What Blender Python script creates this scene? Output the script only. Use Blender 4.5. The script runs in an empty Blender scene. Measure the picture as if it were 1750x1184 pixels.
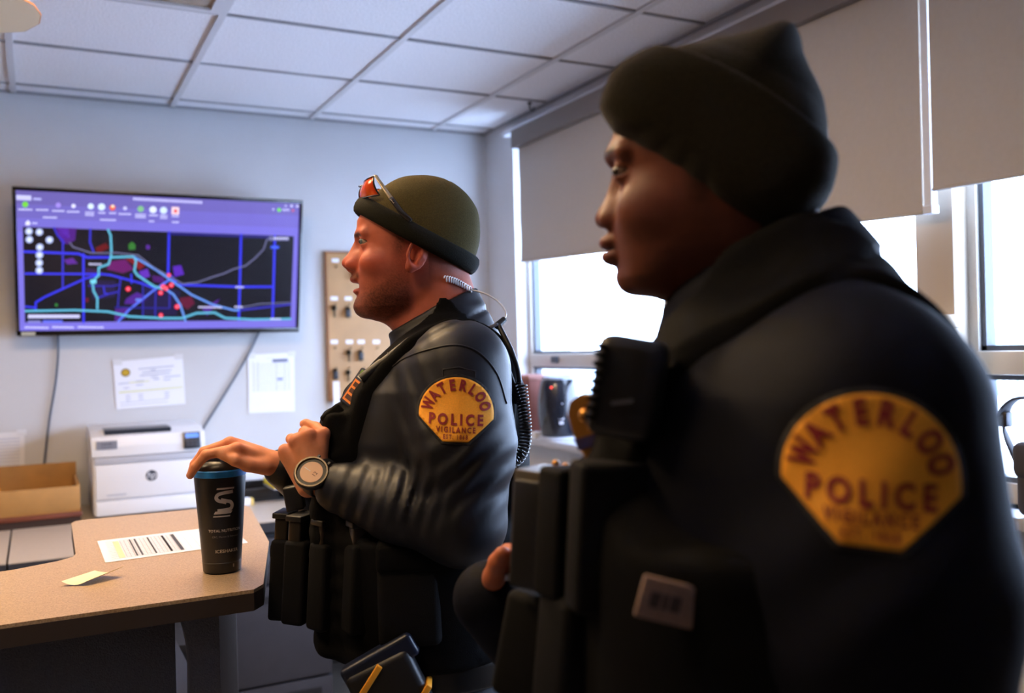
import bpy, bmesh, math, random
import numpy as np
from mathutils import Vector, Matrix

random.seed(7)
rng = np.random.default_rng(7)
SC = bpy.context.scene
COL = SC.collection

# ------------------------------------------------------------------ camera
FPX, CXP, CYP = 1581.0, 875.0, 592.0            # focal length / centre in pixels of the 1750x1184 frame
def _n(v): return v / np.linalg.norm(v)
_Y = _n(np.array([60 - CXP, 610 - CYP, FPX])); _X = _n(np.array([3939 - CXP, 513 - CYP, FPX]))
_X = _n(_X - _Y * (_X @ _Y)); _Z = np.cross(_X, _Y); _Z = _Z if _Z[1] < 0 else -_Z
RC = np.array([_X, _Y, _Z])                     # world = RC @ cam(x right, y down, z forward)
CAM = np.array([0.0, 0.0, 1.48])
def ray(u, v): return RC @ np.array([(u - CXP) / FPX, (v - CYP) / FPX, 1.0])
def atY(u, v, y): d = ray(u, v); return CAM + d * (y - CAM[1]) / d[1]
def atX(u, v, x): d = ray(u, v); return CAM + d * (x - CAM[0]) / d[0]
def atZ(u, v, z): d = ray(u, v); return CAM + d * (z - CAM[2]) / d[2]
def atD(u, v, dist): return CAM + ray(u, v) * dist

cd = bpy.data.cameras.new('camera'); cam = bpy.data.objects.new('camera', cd); COL.objects.link(cam)
cd.sensor_width = 36.0; cd.lens = FPX / 1750 * 36; cd.clip_start = 0.02
cam.matrix_world = Matrix(((RC[0, 0], -RC[0, 1], -RC[0, 2], CAM[0]), (RC[1, 0], -RC[1, 1], -RC[1, 2], CAM[1]),
                           (RC[2, 0], -RC[2, 1], -RC[2, 2], CAM[2]), (0, 0, 0, 1)))
cd.dof.use_dof = True; cd.dof.focus_distance = 1.60; cd.dof.aperture_fstop = 3.2
SC.camera = cam

# ------------------------------------------------------------------ sky, window light, ceiling lamps, exposure
wd = bpy.data.worlds.new('overcast_sky'); SC.world = wd; wd.use_nodes = True
bg = wd.node_tree.nodes['Background']; bg.inputs[0].default_value = (0.56, 0.69, 1.0, 1); bg.inputs[1].default_value = 20.0
SC.view_settings.view_transform = 'Standard'; SC.view_settings.look = 'None'
SC.view_settings.gamma = 1.0; SC.view_settings.use_curve_mapping = False
SC.view_settings.exposure = 0.28
LAMP_POWER = 10.0                                # each lit ceiling panel, warm white
LAMP_COL = (1.0, 0.66, 0.34)

ROOM_X0, ROOM_X1, ROOM_Y0, ROOM_Y1, CEIL = -3.2, 2.09, -2.6, 4.30, 2.566
def portal(name, x, y0, y1, z0, z1):
    l = bpy.data.lights.new(name, 'AREA'); l.shape = 'RECTANGLE'; l.size = z1 - z0; l.size_y = y1 - y0
    l.cycles.is_portal = True
    o = bpy.data.objects.new(name, l); COL.objects.link(o)
    o.location = (x, (y0 + y1) / 2, (z0 + z1) / 2); o.rotation_euler = (0, math.radians(90), 0)
portal('window_portal', 2.24, 0.3, 4.0, 1.09, 2.5)

# ------------------------------------------------------------------ helpers
MATS = {}
def mat(name, col=(.8, .8, .8), rough=.6, metal=0, spec=.5, noise=None, bump=None, emit=None, coat=0, attr=None, sheen=0, trans=0, alpha=1):
    """noise=(scale, amount[, second colour]); bump=(scale, strength, distance)"""
    if name in MATS: return MATS[name]
    m = bpy.data.materials.new(name); MATS[name] = m; m.use_nodes = True
    nt = m.node_tree; b = nt.nodes['Principled BSDF']
    b.inputs['Base Color'].default_value = (*col, 1); b.inputs['Roughness'].default_value = rough
    b.inputs['Metallic'].default_value = metal; b.inputs['Specular IOR Level'].default_value = spec
    b.inputs['Coat Weight'].default_value = coat; b.inputs['Sheen Weight'].default_value = sheen
    b.inputs['Transmission Weight'].default_value = trans
    tc = nt.nodes.new('ShaderNodeTexCoord')
    src = None
    if attr:
        a = nt.nodes.new('ShaderNodeAttribute'); a.attribute_name = attr; src = a.outputs['Color']
    if noise:
        n = nt.nodes.new('ShaderNodeTexNoise'); n.inputs['Scale'].default_value = noise[0]; n.inputs['Detail'].default_value = 5
        nt.links.new(tc.outputs['Object'], n.inputs['Vector'])
        mx = nt.nodes.new('ShaderNodeMix'); mx.data_type = 'RGBA'
        c2 = noise[2] if len(noise) > 2 else tuple(c * (1 - noise[1]) for c in col)
        mx.inputs[6].default_value = (*col, 1); mx.inputs[7].default_value = (*c2, 1)
        rm = nt.nodes.new('ShaderNodeMapRange'); rm.inputs[1].default_value = .35; rm.inputs[2].default_value = .65
        nt.links.new(n.outputs[0], rm.inputs[0])
        nt.links.new(rm.outputs[0], mx.inputs[0])
        if src is not None:
            mx.blend_type = 'MULTIPLY'; nt.links.new(src, mx.inputs[6]); mx.inputs[7].default_value = (1 - noise[1],) * 3 + (1,)
        src = mx.outputs[2]
    if src is not None: nt.links.new(src, b.inputs['Base Color'])
    if bump:
        n = nt.nodes.new('ShaderNodeTexNoise'); n.inputs['Scale'].default_value = bump[0]; n.inputs['Detail'].default_value = 4
        nt.links.new(tc.outputs['Object'], n.inputs['Vector'])
        bp = nt.nodes.new('ShaderNodeBump'); bp.inputs['Strength'].default_value = bump[1]; bp.inputs['Distance'].default_value = bump[2]
        nt.links.new(n.outputs[0], bp.inputs['Height']); nt.links.new(bp.outputs[0], b.inputs['Normal'])
    if emit:
        if attr: nt.links.new(a.outputs['Color'], b.inputs['Emission Color'])
        else: b.inputs['Emission Color'].default_value = (*emit[0], 1)
        b.inputs['Emission Strength'].default_value = emit[1]
    return m

def add(name, me, m=None, parent=None, smooth=False):
    o = bpy.data.objects.new(name, me); COL.objects.link(o)
    if m is not None:
        me.materials.clear(); me.materials.append(m)
    if smooth: me.shade_smooth()
    if parent is not None: o.parent = parent
    return o
def tag(o, label=None, cat=None, group=None, kind=None):
    if label: o['label'] = label
    if cat: o['category'] = cat
    if group: o['group'] = group
    if kind: o['kind'] = kind
    return o
def thing(name, label, cat, loc=(0, 0, 0), rz=0, group=None):
    o = bpy.data.objects.new(name, None); COL.objects.link(o); o.location = loc; o.rotation_euler = (0, 0, rz)
    o.empty_display_size = .05
    return tag(o, label, cat, group)

class MB:
    """collects simple solids into one bmesh"""
    def __init__(s): s.b = bmesh.new()
    def box(s, lo, hi, bev=0, M=None, seg=2):
        lo, hi = np.array(lo, float), np.array(hi, float)
        c, d = (lo + hi) / 2, np.abs(hi - lo)
        T = Matrix.Translation(c) @ Matrix.Diagonal((*d, 1))
        if M is not None: T = M @ T
        t = bmesh.new(); bmesh.ops.create_cube(t, size=1, matrix=T)
        if bev: bmesh.ops.bevel(t, geom=list(t.edges), offset=bev, segments=seg, profile=.5, affect='EDGES')
        s._merge(t); return s
    def _merge(s, t):
        me = bpy.data.meshes.new('tmp'); t.to_mesh(me); t.free(); s.b.from_mesh(me); bpy.data.meshes.remove(me)
    def prism(s, pts, z0, z1, M=None, bev=0):
        t = bmesh.new()
        vs = [t.verts.new((p[0], p[1], z0)) for p in pts]
        f = t.faces.new(vs); r = bmesh.ops.extrude_face_region(t, geom=[f])
        for v in r['geom']:
            if isinstance(v, bmesh.types.BMVert): v.co.z = z1
        bmesh.ops.recalc_face_normals(t, faces=list(t.faces))
        if bev: bmesh.ops.bevel(t, geom=list(t.edges), offset=bev, segments=2, profile=.5, affect='EDGES')
        if M is not None: bmesh.ops.transform(t, matrix=M, verts=list(t.verts))
        s._merge(t); return s
    def cyl(s, p0, p1, r0, r1=None, n=20, cap=True):
        p0, p1 = Vector(p0), Vector(p1); r1 = r0 if r1 is None else r1
        d = p1 - p0; q = d.to_track_quat('Z', 'Y').to_matrix().to_4x4()
        bmesh.ops.create_cone(s.b, cap_ends=cap, segments=n, radius1=r0, radius2=r1, depth=d.length,
                              matrix=Matrix.Translation((p0 + p1) / 2) @ q)
        return s
    def sph(s, c, r, n=14, sc=(1, 1, 1)):
        bmesh.ops.create_uvsphere(s.b, u_segments=n, v_segments=max(6, n * 2 // 3), radius=r,
                                  matrix=Matrix.Translation(c) @ Matrix.Diagonal((*sc, 1)))
        return s
    def lathe(s, prof, M=None, n=40, cap=True):
        rings = []
        for r, z in prof:
            rings.append([s.b.verts.new((r * math.cos(2 * math.pi * k / n), r * math.sin(2 * math.pi * k / n), z)) for k in range(n)])
        allv = [v for r in rings for v in r]
        for a, b in zip(rings, rings[1:]):
            for k in range(n): s.b.faces.new((a[k], a[(k + 1) % n], b[(k + 1) % n], b[k]))
        if cap and prof[0][0] > 1e-6: s.b.faces.new(rings[0][::-1])
        if cap and prof[-1][0] > 1e-6: s.b.faces.new(rings[-1])
        if M is not None: bmesh.ops.transform(s.b, matrix=M, verts=allv)
        return s
    def tube(s, pts, r, n=8, closed=False, flat=None):
        """sweep a circle (or an ellipse flat=(ra, rb, up)) along pts; r may be a list"""
        P = [Vector(p) for p in pts]; m = len(P); rr = r if hasattr(r, '__len__') else [r] * m
        rings = []; up = None
        for i in range(m):
            t = (P[(i + 1) % m] - P[i - 1]) if closed else (P[min(i + 1, m - 1)] - P[max(i - 1, 0)])
            t.normalize()
            if up is None: up = t.orthogonal().normalized() if flat is None else Vector(flat[2])
            if flat is not None and len(flat) > 3: up = Vector(flat[3][i])
            a = (up - t * up.dot(t)).normalized(); up = a if flat is None else up; b = t.cross(a)
            ra, rb = (rr[i], rr[i]) if flat is None else (flat[0], flat[1])
            rings.append([s.b.verts.new(P[i] + a * ra * math.cos(2 * math.pi * k / n) + b * rb * math.sin(2 * math.pi * k / n)) for k in range(n)])
        for i in range(m if closed else m - 1):
            a, b = rings[i], rings[(i + 1) % m]
            for k in range(n): s.b.faces.new((a[k], a[(k + 1) % n], b[(k + 1) % n], b[k]))
        if not closed: s.b.faces.new(rings[0][::-1]); s.b.faces.new(rings[-1])
        return s
    def build(s, name, m=None, parent=None, smooth=False, auto=False):
        bmesh.ops.recalc_face_normals(s.b, faces=list(s.b.faces))
        me = bpy.data.meshes.new(name); s.b.to_mesh(me); s.b.free()
        o = add(name, me, m, parent, smooth)
        if auto: me.shade_smooth(); me.set_sharp_from_angle(angle=math.radians(38))
        return o
def bx(name, lo, hi, m, parent=None, bev=0, M=None): return MB().box(lo, hi, bev, M).build(name, m, parent, auto=bool(bev))

def spline(pts, n=12):
    """Catmull-Rom through pts"""
    P = [np.array(p, float) for p in pts]; P = [2 * P[0] - P[1]] + P + [2 * P[-1] - P[-2]]; out = []
    for i in range(1, len(P) - 2):
        for t in np.linspace(0, 1, n, endpoint=False):
            a, b, c, d = P[i - 1], P[i], P[i + 1], P[i + 2]
            out.append(.5 * (2 * b + (c - a) * t + (2 * a - 5 * b + 4 * c - d) * t * t + (3 * b - a - 3 * c + d) * t ** 3))
    out.append(P[-2]); return out

def text_polys(body, size=1.0, bold=0.0, align='CENTER', shear=0.0, space=1.0, sx=1.0, sub=0.0):
    """flat text as (verts Nx2, faces), centred on its baseline"""
    c = bpy.data.curves.new('t', 'FONT'); c.body = body; c.size = size; c.align_x = align; c.offset = bold * size
    c.shear = shear; c.space_character = space; c.resolution_u = 3
    o = bpy.data.objects.new('t', c); COL.objects.link(o)
    dg = bpy.context.evaluated_depsgraph_get(); dg.update()
    me = bpy.data.meshes.new_from_object(o.evaluated_get(dg))
    bm = bmesh.new(); bm.from_mesh(me); bmesh.ops.remove_doubles(bm, verts=list(bm.verts), dist=1e-6)
    bmesh.ops.triangulate(bm, faces=list(bm.faces))
    if sub:
        for _ in range(3):
            es = [e for e in bm.edges if e.calc_length() > sub]
            if not es: break
            bmesh.ops.subdivide_edges(bm, edges=es, cuts=1); bmesh.ops.triangulate(bm, faces=[f for f in bm.faces if len(f.verts) > 3])
    bm.verts.index_update()
    V = np.array([v.co[:2] for v in bm.verts]).reshape(-1, 2); F = [[v.index for v in f.verts] for f in bm.faces]
    bm.free(); bpy.data.objects.remove(o); bpy.data.meshes.remove(me); bpy.data.curves.remove(c)
    V = V * [sx, 1]
    return V, F

class Flat:
    """flat coloured print: polygons in (x, y) with a colour per face, mapped to 3-D by a function"""
    def __init__(s): s.v, s.f, s.c = [], [], []
    def poly(s, pts, col, z=0.0):
        i = len(s.v); s.v += [(p[0], p[1], z) for p in pts]; s.f.append(list(range(i, i + len(pts)))); s.c.append(col)
    def rect(s, x0, y0, x1, y1, col, z=0.0): s.poly([(x0, y0), (x1, y0), (x1, y1), (x0, y1)], col, z)
    def line(s, pts, w, col, z=0.0):
        for a, b in zip(pts, pts[1:]):
            a, b = np.array(a, float), np.array(b, float); d = b - a; L = np.linalg.norm(d)
            if L < 1e-9: continue
            d /= L; nrm = np.array([-d[1], d[0]]) * w / 2; e = d * w * .3
            s.poly([a - nrm - e, b - nrm + e, b + nrm + e, a + nrm - e], col, z)
    def disc(s, c, r, col, z=0.0, n=14, ry=None):
        ry = r if ry is None else ry
        s.poly([(c[0] + r * math.cos(2 * math.pi * k / n), c[1] + ry * math.sin(2 * math.pi * k / n)) for k in range(n)], col, z)
    def text(s, body, pos, size, col, z=0.0, **kw):
        V, F = text_polys(body, size, **kw); i = len(s.v)
        s.v += [(x + pos[0], y + pos[1], z) for x, y in V]; s.f += [[k + i for k in f] for f in F]; s.c += [col] * len(F)
    def build(s, name, m, parent, fn):
        me = bpy.data.meshes.new(name); me.from_pydata([tuple(fn(*p)) for p in s.v], [], s.f)
        at = me.color_attributes.new('Col', 'FLOAT_COLOR', 'CORNER')
        cols = np.concatenate([np.tile(np.array([*c, 1.0]), (len(f), 1)) for f, c in zip(s.f, s.c)])
        at.data.foreach_set('color', cols.astype(np.float32).ravel())
        return add(name, me, m, parent)
def lin(r, g, b):
    f = lambda c: (c / 255 / 12.92) if c / 255 <= .04045 else ((c / 255 + .055) / 1.055) ** 2.4
    return (f(r), f(g), f(b))
# ================================================================== the room
m_wall = mat('wall_paint', lin(206, 206, 208), .75, bump=(90, .08, .004), noise=(3, .04))
m_wall2 = mat('dark_unseen_wall', lin(96, 78, 62), .6, noise=(6, .2))  # unseen walls made dark to cut fill light on the near side
m_tile = mat('ceiling_tile', lin(243, 243, 247), .9, noise=(160, .22), bump=(170, .5, .003))
m_tee = mat('ceiling_rail', lin(205, 205, 208), .5)
m_teed = mat('ceiling_cross_rail', lin(150, 150, 154), .5)
m_floor = mat('floor_vinyl', lin(150, 140, 130), .45, noise=(8, .2))
m_white = mat('white_paint', lin(225, 225, 226), .45)
m_alu = mat('window_aluminium', lin(196, 190, 182), .4, metal=.0)
m_dalu = mat('window_dark_gasket', lin(70, 75, 85), .5)
m_blind = mat('blind_fabric', lin(186, 180, 173), .85, noise=(60, .03), bump=(700, .2, .001))
m_fascia = mat('blind_fascia', lin(120, 112, 106), .6)

def struct(name, lo, hi, m, bev=0): return tag(bx(name, lo, hi, m, None, bev), kind='structure')
struct('floor', (ROOM_X0 - .12, ROOM_Y0 - .12, -.1), (ROOM_X1 + .3, ROOM_Y1 + .12, 0), m_floor)
struct('wall_back', (ROOM_X0 - .12, ROOM_Y1, 0), (ROOM_X1 + .3, ROOM_Y1 + .12, CEIL + .15), m_wall)
struct('wall_left', (ROOM_X0 - .12, ROOM_Y0, 0), (ROOM_X0, ROOM_Y1, CEIL + .15), m_wall2)
struct('wall_rear', (ROOM_X0 - .12, ROOM_Y0 - .12, 0), (ROOM_X1 + .3, ROOM_Y0, CEIL + .15), m_wall2)
struct('baseboard_back', (ROOM_X0, ROOM_Y1 - .015, 0), (ROOM_X1, ROOM_Y1, .1), mat('baseboard_vinyl', lin(70, 64, 60), .5))

# window wall: parapet, header, pier beside the back wall and an unseen rear end closed against daylight
WX0, WX1 = ROOM_X1, ROOM_X1 + .30
SILL, HEAD = 1.055, 2.50
WY0, WY1 = 0.30, 3.99
w = MB()
w.box((WX0, ROOM_Y0, 0), (WX1, ROOM_Y1, SILL)); w.box((WX0, ROOM_Y0, HEAD), (WX1, ROOM_Y1, CEIL + .15))
w.box((WX0, WY1, SILL), (WX1, ROOM_Y1, HEAD)); w.box((WX0, ROOM_Y0, SILL), (WX1, WY0, HEAD))
tag(w.build('wall_right', m_wall), kind='structure')
# sill board
sill = struct('trim_1', (WX0 - .10, WY0 - .05, SILL - .03), (WX1 - .14, WY1 + .0, SILL), mat('sill_laminate', lin(176, 178, 186), .35), .004)
# bright metal edge over the blinds
struct('trim_2', (WX0 - .05, ROOM_Y0, 2.492), (WX0, WY1 + .02, 2.512), mat('bright_metal_edge', lin(225, 228, 235), .25, metal=.3))

# windows: aluminium frames with upper and lower glass
m_glass = bpy.data.materials.new('window_glass'); m_glass.use_nodes = True
nt = m_glass.node_tree; nt.nodes.clear()
o_ = nt.nodes.new('ShaderNodeOutputMaterial'); tr = nt.nodes.new('ShaderNodeBsdfTransparent'); gl = nt.nodes.new('ShaderNodeBsdfGlossy')
gl.inputs['Roughness'].default_value = .02; tr.inputs[0].default_value = (.93, .96, .97, 1)
mx = nt.nodes.new('ShaderNodeMixShader'); mx.inputs[0].default_value = .05
nt.links.new(tr.outputs[0], mx.inputs[1]); nt.links.new(gl.outputs[0], mx.inputs[2]); nt.links.new(mx.outputs[0], o_.inputs[0])
TR0, TR1 = 1.375, 1.435                     # transom rail
FX0, FX1 = 2.15, 2.21
def window(n, y0, y1, thick0, thick1):
    root = tag(MB().box((FX0, y0, SILL), (FX1, y0 + thick0, HEAD)).box((FX0, y1 - thick1, SILL), (FX1, y1, HEAD))
               .box((FX0, y0, HEAD - .05), (FX1, y1, HEAD)).box((FX0, y0, SILL), (FX1, y1, SILL + .05)).build('window_%d' % n, m_alu), kind='structure')
    tr_ = bx('transom', (FX0 - .012, y0 + thick0, TR0), (FX1, y1 - thick1, TR1), m_alu, root, .004)
    bx('latch', (FX0 - .028, (y0 + y1) / 2 + .26, TR0 + .018), (FX0 - .012, (y0 + y1) / 2 + .31, TR1 - .012), m_dalu, tr_, .003)
    for z0, z1 in ((SILL + .05, TR0), (TR1, HEAD - .05)):
        g = MB()
        for a, b, c, d in ((y0 + thick0, z0, y0 + thick0 + .014, z1), (y1 - thick1 - .014, z0, y1 - thick1, z1), (y0 + thick0, z0, y1 - thick1, z0 + .014), (y0 + thick0, z1 - .014, y1 - thick1, z1)):
            g.box((FX0 + .012, a, b), (FX1 - .012, c, d))
        g.build('gasket', m_dalu, root)
        bx('pane', (FX0 + .028, y0 + thick0 + .01, z0 + .01), (FX0 + .032, y1 - thick1 - .01, z1 - .01), m_glass, root)
    return root
window(1, 2.85, WY1, .035, .03)
window(2, 1.62, 2.85, .07, .035)
window(3, 0.30, 1.62, .04, .06)
# post between the second and third window
struct('trim_3', (WX0 + .005, 1.585, SILL), (FX0 + .02, 1.70, HEAD), mat('window_post', lin(190, 176, 158), .5), .003)

# roller blinds
def blind(label, y0, y1, zl, zr, x=2.045):
    t = thing('roller_blind', label, 'blind', (x, (y0 + y1) / 2, 2.40), group='roller blinds over the windows')
    def P(lo, hi): return tuple(np.array(lo) - t.location), tuple(np.array(hi) - t.location)
    bx('fascia', *P((x - .035, y0 - .01, 2.405), (x + .035, y1 + .01, 2.488)), m_fascia, t, .004)
    g = MB(); N = 24; Lx, Ly, Lz = t.location        # fabric, slightly uneven at the hem
    for i in range(N):
        ya, yb = y0 + (y1 - y0) * i / N, y0 + (y1 - y0) * (i + 1) / N
        za, zb = zr + (zl - zr) * i / N, zr + (zl - zr) * (i + 1) / N
        f = lambda y: .004 * math.sin(y * 2.3)
        v = [g.b.verts.new((x + f(q) - Lx, q - Ly, z - Lz)) for q, z in ((ya, za), (yb, zb), (yb, 2.42), (ya, 2.42))]; g.b.faces.new(v)
    bmesh.ops.remove_doubles(g.b, verts=list(g.b.verts), dist=1e-5)
    o = g.build('fabric', m_blind, t); s = o.modifiers.new('s', 'SOLIDIFY'); s.thickness = .0012
    hb = MB().tube([(x - Lx, y0 - Ly, zr - Lz), (x - Lx, y1 - Ly, zl - Lz)], .006, 8).build('hem_bar', m_blind, t)
    return t
blind('long grey roller blind at the window nearest the television wall', 1.632, 3.85, 1.872, 1.795)
blind('beige roller blind hanging over the window at the right edge', 0.32, 1.60, 1.85, 1.835)
m_chan = mat('gap_daylight_strip', lin(222, 228, 238), .35)  # pale colour for the gap strip's daylight and the pull chain
c = thing('gap_daylight_strip', 'pale vertical strip standing for daylight in the gap between the two blinds', 'daylight strip', (2.055, 1.617, 1.80))  # added strip: daylight showing between the blinds put into its pale colour
MB().box((-.012, -.012, 0), (.012, .012, .59), .003).build('rail', m_chan, c); MB().box((-.014, -.014, -.01), (.014, .014, .012), .002).build('strip_end', m_chan, c)
# bead chain by the corner
c = thing('blind_chain', 'white pull chain hanging beside the blind near the room corner', 'blind chain', (2.06, 3.868, 1.85))
MB().tube([(0, .004 * math.sin(k * .7), .56 - k * .0275) for k in range(24)], .005, 6).build('chain', m_chan, c, True)
MB().tube([(-.012, .012 + .004 * math.sin(k * .7), .56 - k * .0275) for k in range(24)], .004, 6).build('chain', m_chan, c, True)

# ceiling: grid of tiles with rails between
PX, PY = .616, .551
GX0, GY0 = .561, 4.166
ceil = struct('ceiling', (ROOM_X0 - .12, ROOM_Y0 - .12, CEIL + .05), (ROOM_X1 + .3, ROOM_Y1 + .12, CEIL + .15), m_white)
xs = [GX0 + k * PX for k in range(-7, 4)]; ys = [GY0 - k * PY for k in range(0, 14)]
xe = sorted([x for x in xs if ROOM_X0 < x < ROOM_X1 - .1] + [ROOM_X0, ROOM_X1]); ye = sorted([y for y in ys if ROOM_Y0 < y < ROOM_Y1] + [ROOM_Y0, ROOM_Y1])
LIGHT_CELLS = [(-1, 3), (-2, 5), (-3, 3)]      # (column from GX0, row from GY0): lit panels
DARK_CELLS = [(-1, 2)]
tile_mesh = {}
for i in range(len(xe) - 1):
    for j in range(len(ye) - 1):
        x0, x1, y0, y1 = xe[i], xe[i + 1], ye[j], ye[j + 1]
        ci, cj = round((x0 - GX0) / PX), round((GY0 - y1) / PY)
        if abs(x1 - x0 - PX) < .01 and abs(y1 - y0 - PY) < .01 and (ci, cj) in LIGHT_CELLS + DARK_CELLS: continue
        w_, d_ = x1 - x0, y1 - y0; key = (round(w_, 3), round(d_, 3))
        if key not in tile_mesh:
            tb = MB(); tb.box((-w_ / 2 + .003, -d_ / 2 + .003, 0), (w_ / 2 - .003, d_ / 2 - .003, .016), .003, seg=1)
            tile_mesh[key] = tb
            o = tb.build('ceiling_tile', m_tile, ceil); tile_mesh[key] = o.data
        else: o = add('ceiling_tile', tile_mesh[key], None, ceil)
        o.location = ((x0 + x1) / 2, (y0 + y1) / 2, CEIL + .004 + random.uniform(0, .003))
for x in xe[1:-1]: bx('main_rail', (x - .012, ROOM_Y0, CEIL - .003), (x + .012, ROOM_Y1, CEIL + .02), m_tee, ceil)
for y in ye[1:-1]: bx('cross_rail', (ROOM_X0, y - .006, CEIL - .001), (ROOM_X1, y + .006, CEIL + .02), m_teed, ceil)
bx('edge_rail', (ROOM_X0, ROOM_Y1 - .02, CEIL - .003), (ROOM_X1, ROOM_Y1, CEIL + .006), m_teed, ceil)
bx('edge_rail', (ROOM_X1 - .02, ROOM_Y0, CEIL - .003), (ROOM_X1, ROOM_Y1, CEIL + .006), m_teed, ceil)

# recessed ceiling lights
m_lens = mat('light_lens', lin(240, 230, 210), .4, emit=((1.0, .74, .45), 6.0))
m_lens0 = mat('unlit_lens', lin(176, 160, 138), .35, noise=(14, .35), bump=(220, .4, .002))
for k, (ci, cj) in enumerate(LIGHT_CELLS + DARK_CELLS):
    x0, x1 = GX0 + ci * PX, GX0 + (ci + 1) * PX; y1, y0 = GY0 - cj * PY, GY0 - (cj + 1) * PY
    lit = k < len(LIGHT_CELLS)
    lab = ['lit recessed ceiling panel above the counter', 'lit recessed ceiling panel to the left of the camera', 'lit recessed ceiling panel by the left wall'][k] if lit else 'unlit brownish recessed ceiling panel at the top edge, above the television'
    t = thing('ceiling_light', lab, 'ceiling light', ((x0 + x1) / 2, (y0 + y1) / 2, CEIL), group='recessed ceiling panels')
    a, b = (x1 - x0) / 2 - .012, (y1 - y0) / 2 - .008
    MB().box((-a, -b, -.004), (a, -b + .03, .03)).box((-a, b - .03, -.004), (a, b, .03)).box((-a, -b + .03, -.004), (-a + .03, b - .03, .03)).box((a - .03, -b + .03, -.004), (a, b - .03, .03)).build('frame', m_tee, t)
    bx('lens', (-a + .03, -b + .03, .004), (a - .03, b - .03, .03), m_lens if lit else m_lens0, t)
    if lit:
        l = bpy.data.lights.new('ceiling_lamp', 'AREA'); l.shape = 'RECTANGLE'; l.size = 2 * a - .08; l.size_y = 2 * b - .08; l.energy = LAMP_POWER * (2.2, .85, 1.0)[k]; l.color = LAMP_COL
        lo = bpy.data.objects.new('ceiling_lamp', l); COL.objects.link(lo); lo.parent = t; lo.location = (0, 0, -.008)
# hook in the ceiling
p = atZ(905, 176, CEIL)
h = thing('ceiling_hook', 'small dark metal hook screwed into a ceiling tile', 'hook', tuple(p))
MB().tube([(0, 0, .004), (0, 0, -.02), (.004, 0, -.028), (.014, 0, -.034), (.022, 0, -.026), (.02, 0, -.016)], .0035, 6).build('hook_wire', mat('dark_metal', lin(60, 60, 64), .4, metal=.7), h, True)
MB().cyl((0, 0, .002), (0, 0, -.004), .01).build('hook_plate', MATS['dark_metal'], h)

# ceiling fan, only one blade tip in view
m_blade = mat('fan_blade_cream', lin(232, 218, 190), .5); m_edge = mat('fan_blade_edge', lin(150, 96, 52), .5); m_brass = mat('fan_motor', lin(190, 170, 130), .35, metal=.6)
FZ = 2.36; tip = atZ(69, 26, FZ)
fan = thing('ceiling_fan', 'ceiling fan with cream blades edged in brown, blade tip at top left', 'ceiling fan', (tip[0] - .56, tip[1] + .10, FZ))
MB().lathe([(.0, .0), (.07, .0), (.10, .03), (.10, .09), (.06, .12), (.015, .125), (.015, .18), (.06, .185), (.06, CEIL - FZ - .001)], n=28).build('motor', m_brass, fan, auto=True)
ang0 = math.atan2(tip[1] - fan.location.y, tip[0] - fan.location.x)
Lb = math.hypot(tip[0] - fan.location.x, tip[1] - fan.location.y)
for k in range(4):
    M = Matrix.Rotation(ang0 + k * math.pi / 2, 4, 'Z') @ Matrix.Rotation(math.radians(-20), 4, 'X')
    out = [(.12, -.05), (.2, -.07), (Lb - .12, -.085), (Lb - .05, -.07), (Lb - .010, -.035), (Lb, 0), (Lb - .010, .035), (Lb - .05, .07), (Lb - .12, .085), (.2, .07), (.12, .05)]
    o = MB().prism(out, .0, .006, M).build('blade', m_blade, fan)
    MB().tube([tuple(M @ Vector((p[0], p[1], .003))) for p in out], .003, 6).build('edge_band', m_edge, o, True)
# ================================================================== outside the windows
m_snow = mat('snow_field', lin(235, 240, 245), .9, noise=(.3, .06)); m_far = mat('far_trees', lin(120, 150, 155), .9, noise=(1.5, .3)); m_siding = mat('far_siding', lin(200, 208, 214), .8)
struct('ground', (2.45, -60, -3.2), (90, 90, -3.0), m_snow)
def far_building(label, x, y, sx, sy, h):
    t = thing('far_building', label, 'building', (x, y, -3.0))
    bx('wall', (-sx, -sy, 0), (sx, sy, h), m_siding, t)
    MB().prism([(-sx - .3, 0), (sx + .3, 0), (0, 1.5)], -sy - .3, sy + .3, Matrix.Translation((0, 0, h)) @ Matrix.Rotation(math.pi / 2, 4, 'X')).build('roof', mat('far_roof', lin(205, 218, 232), .8), t)
    for k in range(4):
        bx('window', (-sx - .03, -sy * .8 + k * sy * .45, h * .45), (-sx + .02, -sy * .8 + k * sy * .45 + .8, h * .75), m_far, t)
far_building('pale low house with a snowy roof beyond the window by the corner', 30, 44, 3.5, 5, 2.2)
q = atX(1720, 587, 60)
tr_ = thing('tree_line', 'far blue green line of trees beyond the right window', 'trees', (60, q[1], -3.0))
g = MB()
for k in range(26): g.sph((random.uniform(-2, 2), -7 + k * .52, 3.2 + random.uniform(-.2, .6)), 1.0, 8, (1, 1, 1.0 + random.random() * .5))
for k in range(26): g.cyl((0, -7 + k * .52, 0), (0, -7 + k * .52, 3.2), .15, n=6)
g.build('crowns', m_far, tr_); tr_.children[0]['kind'] = 'stuff'

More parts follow.
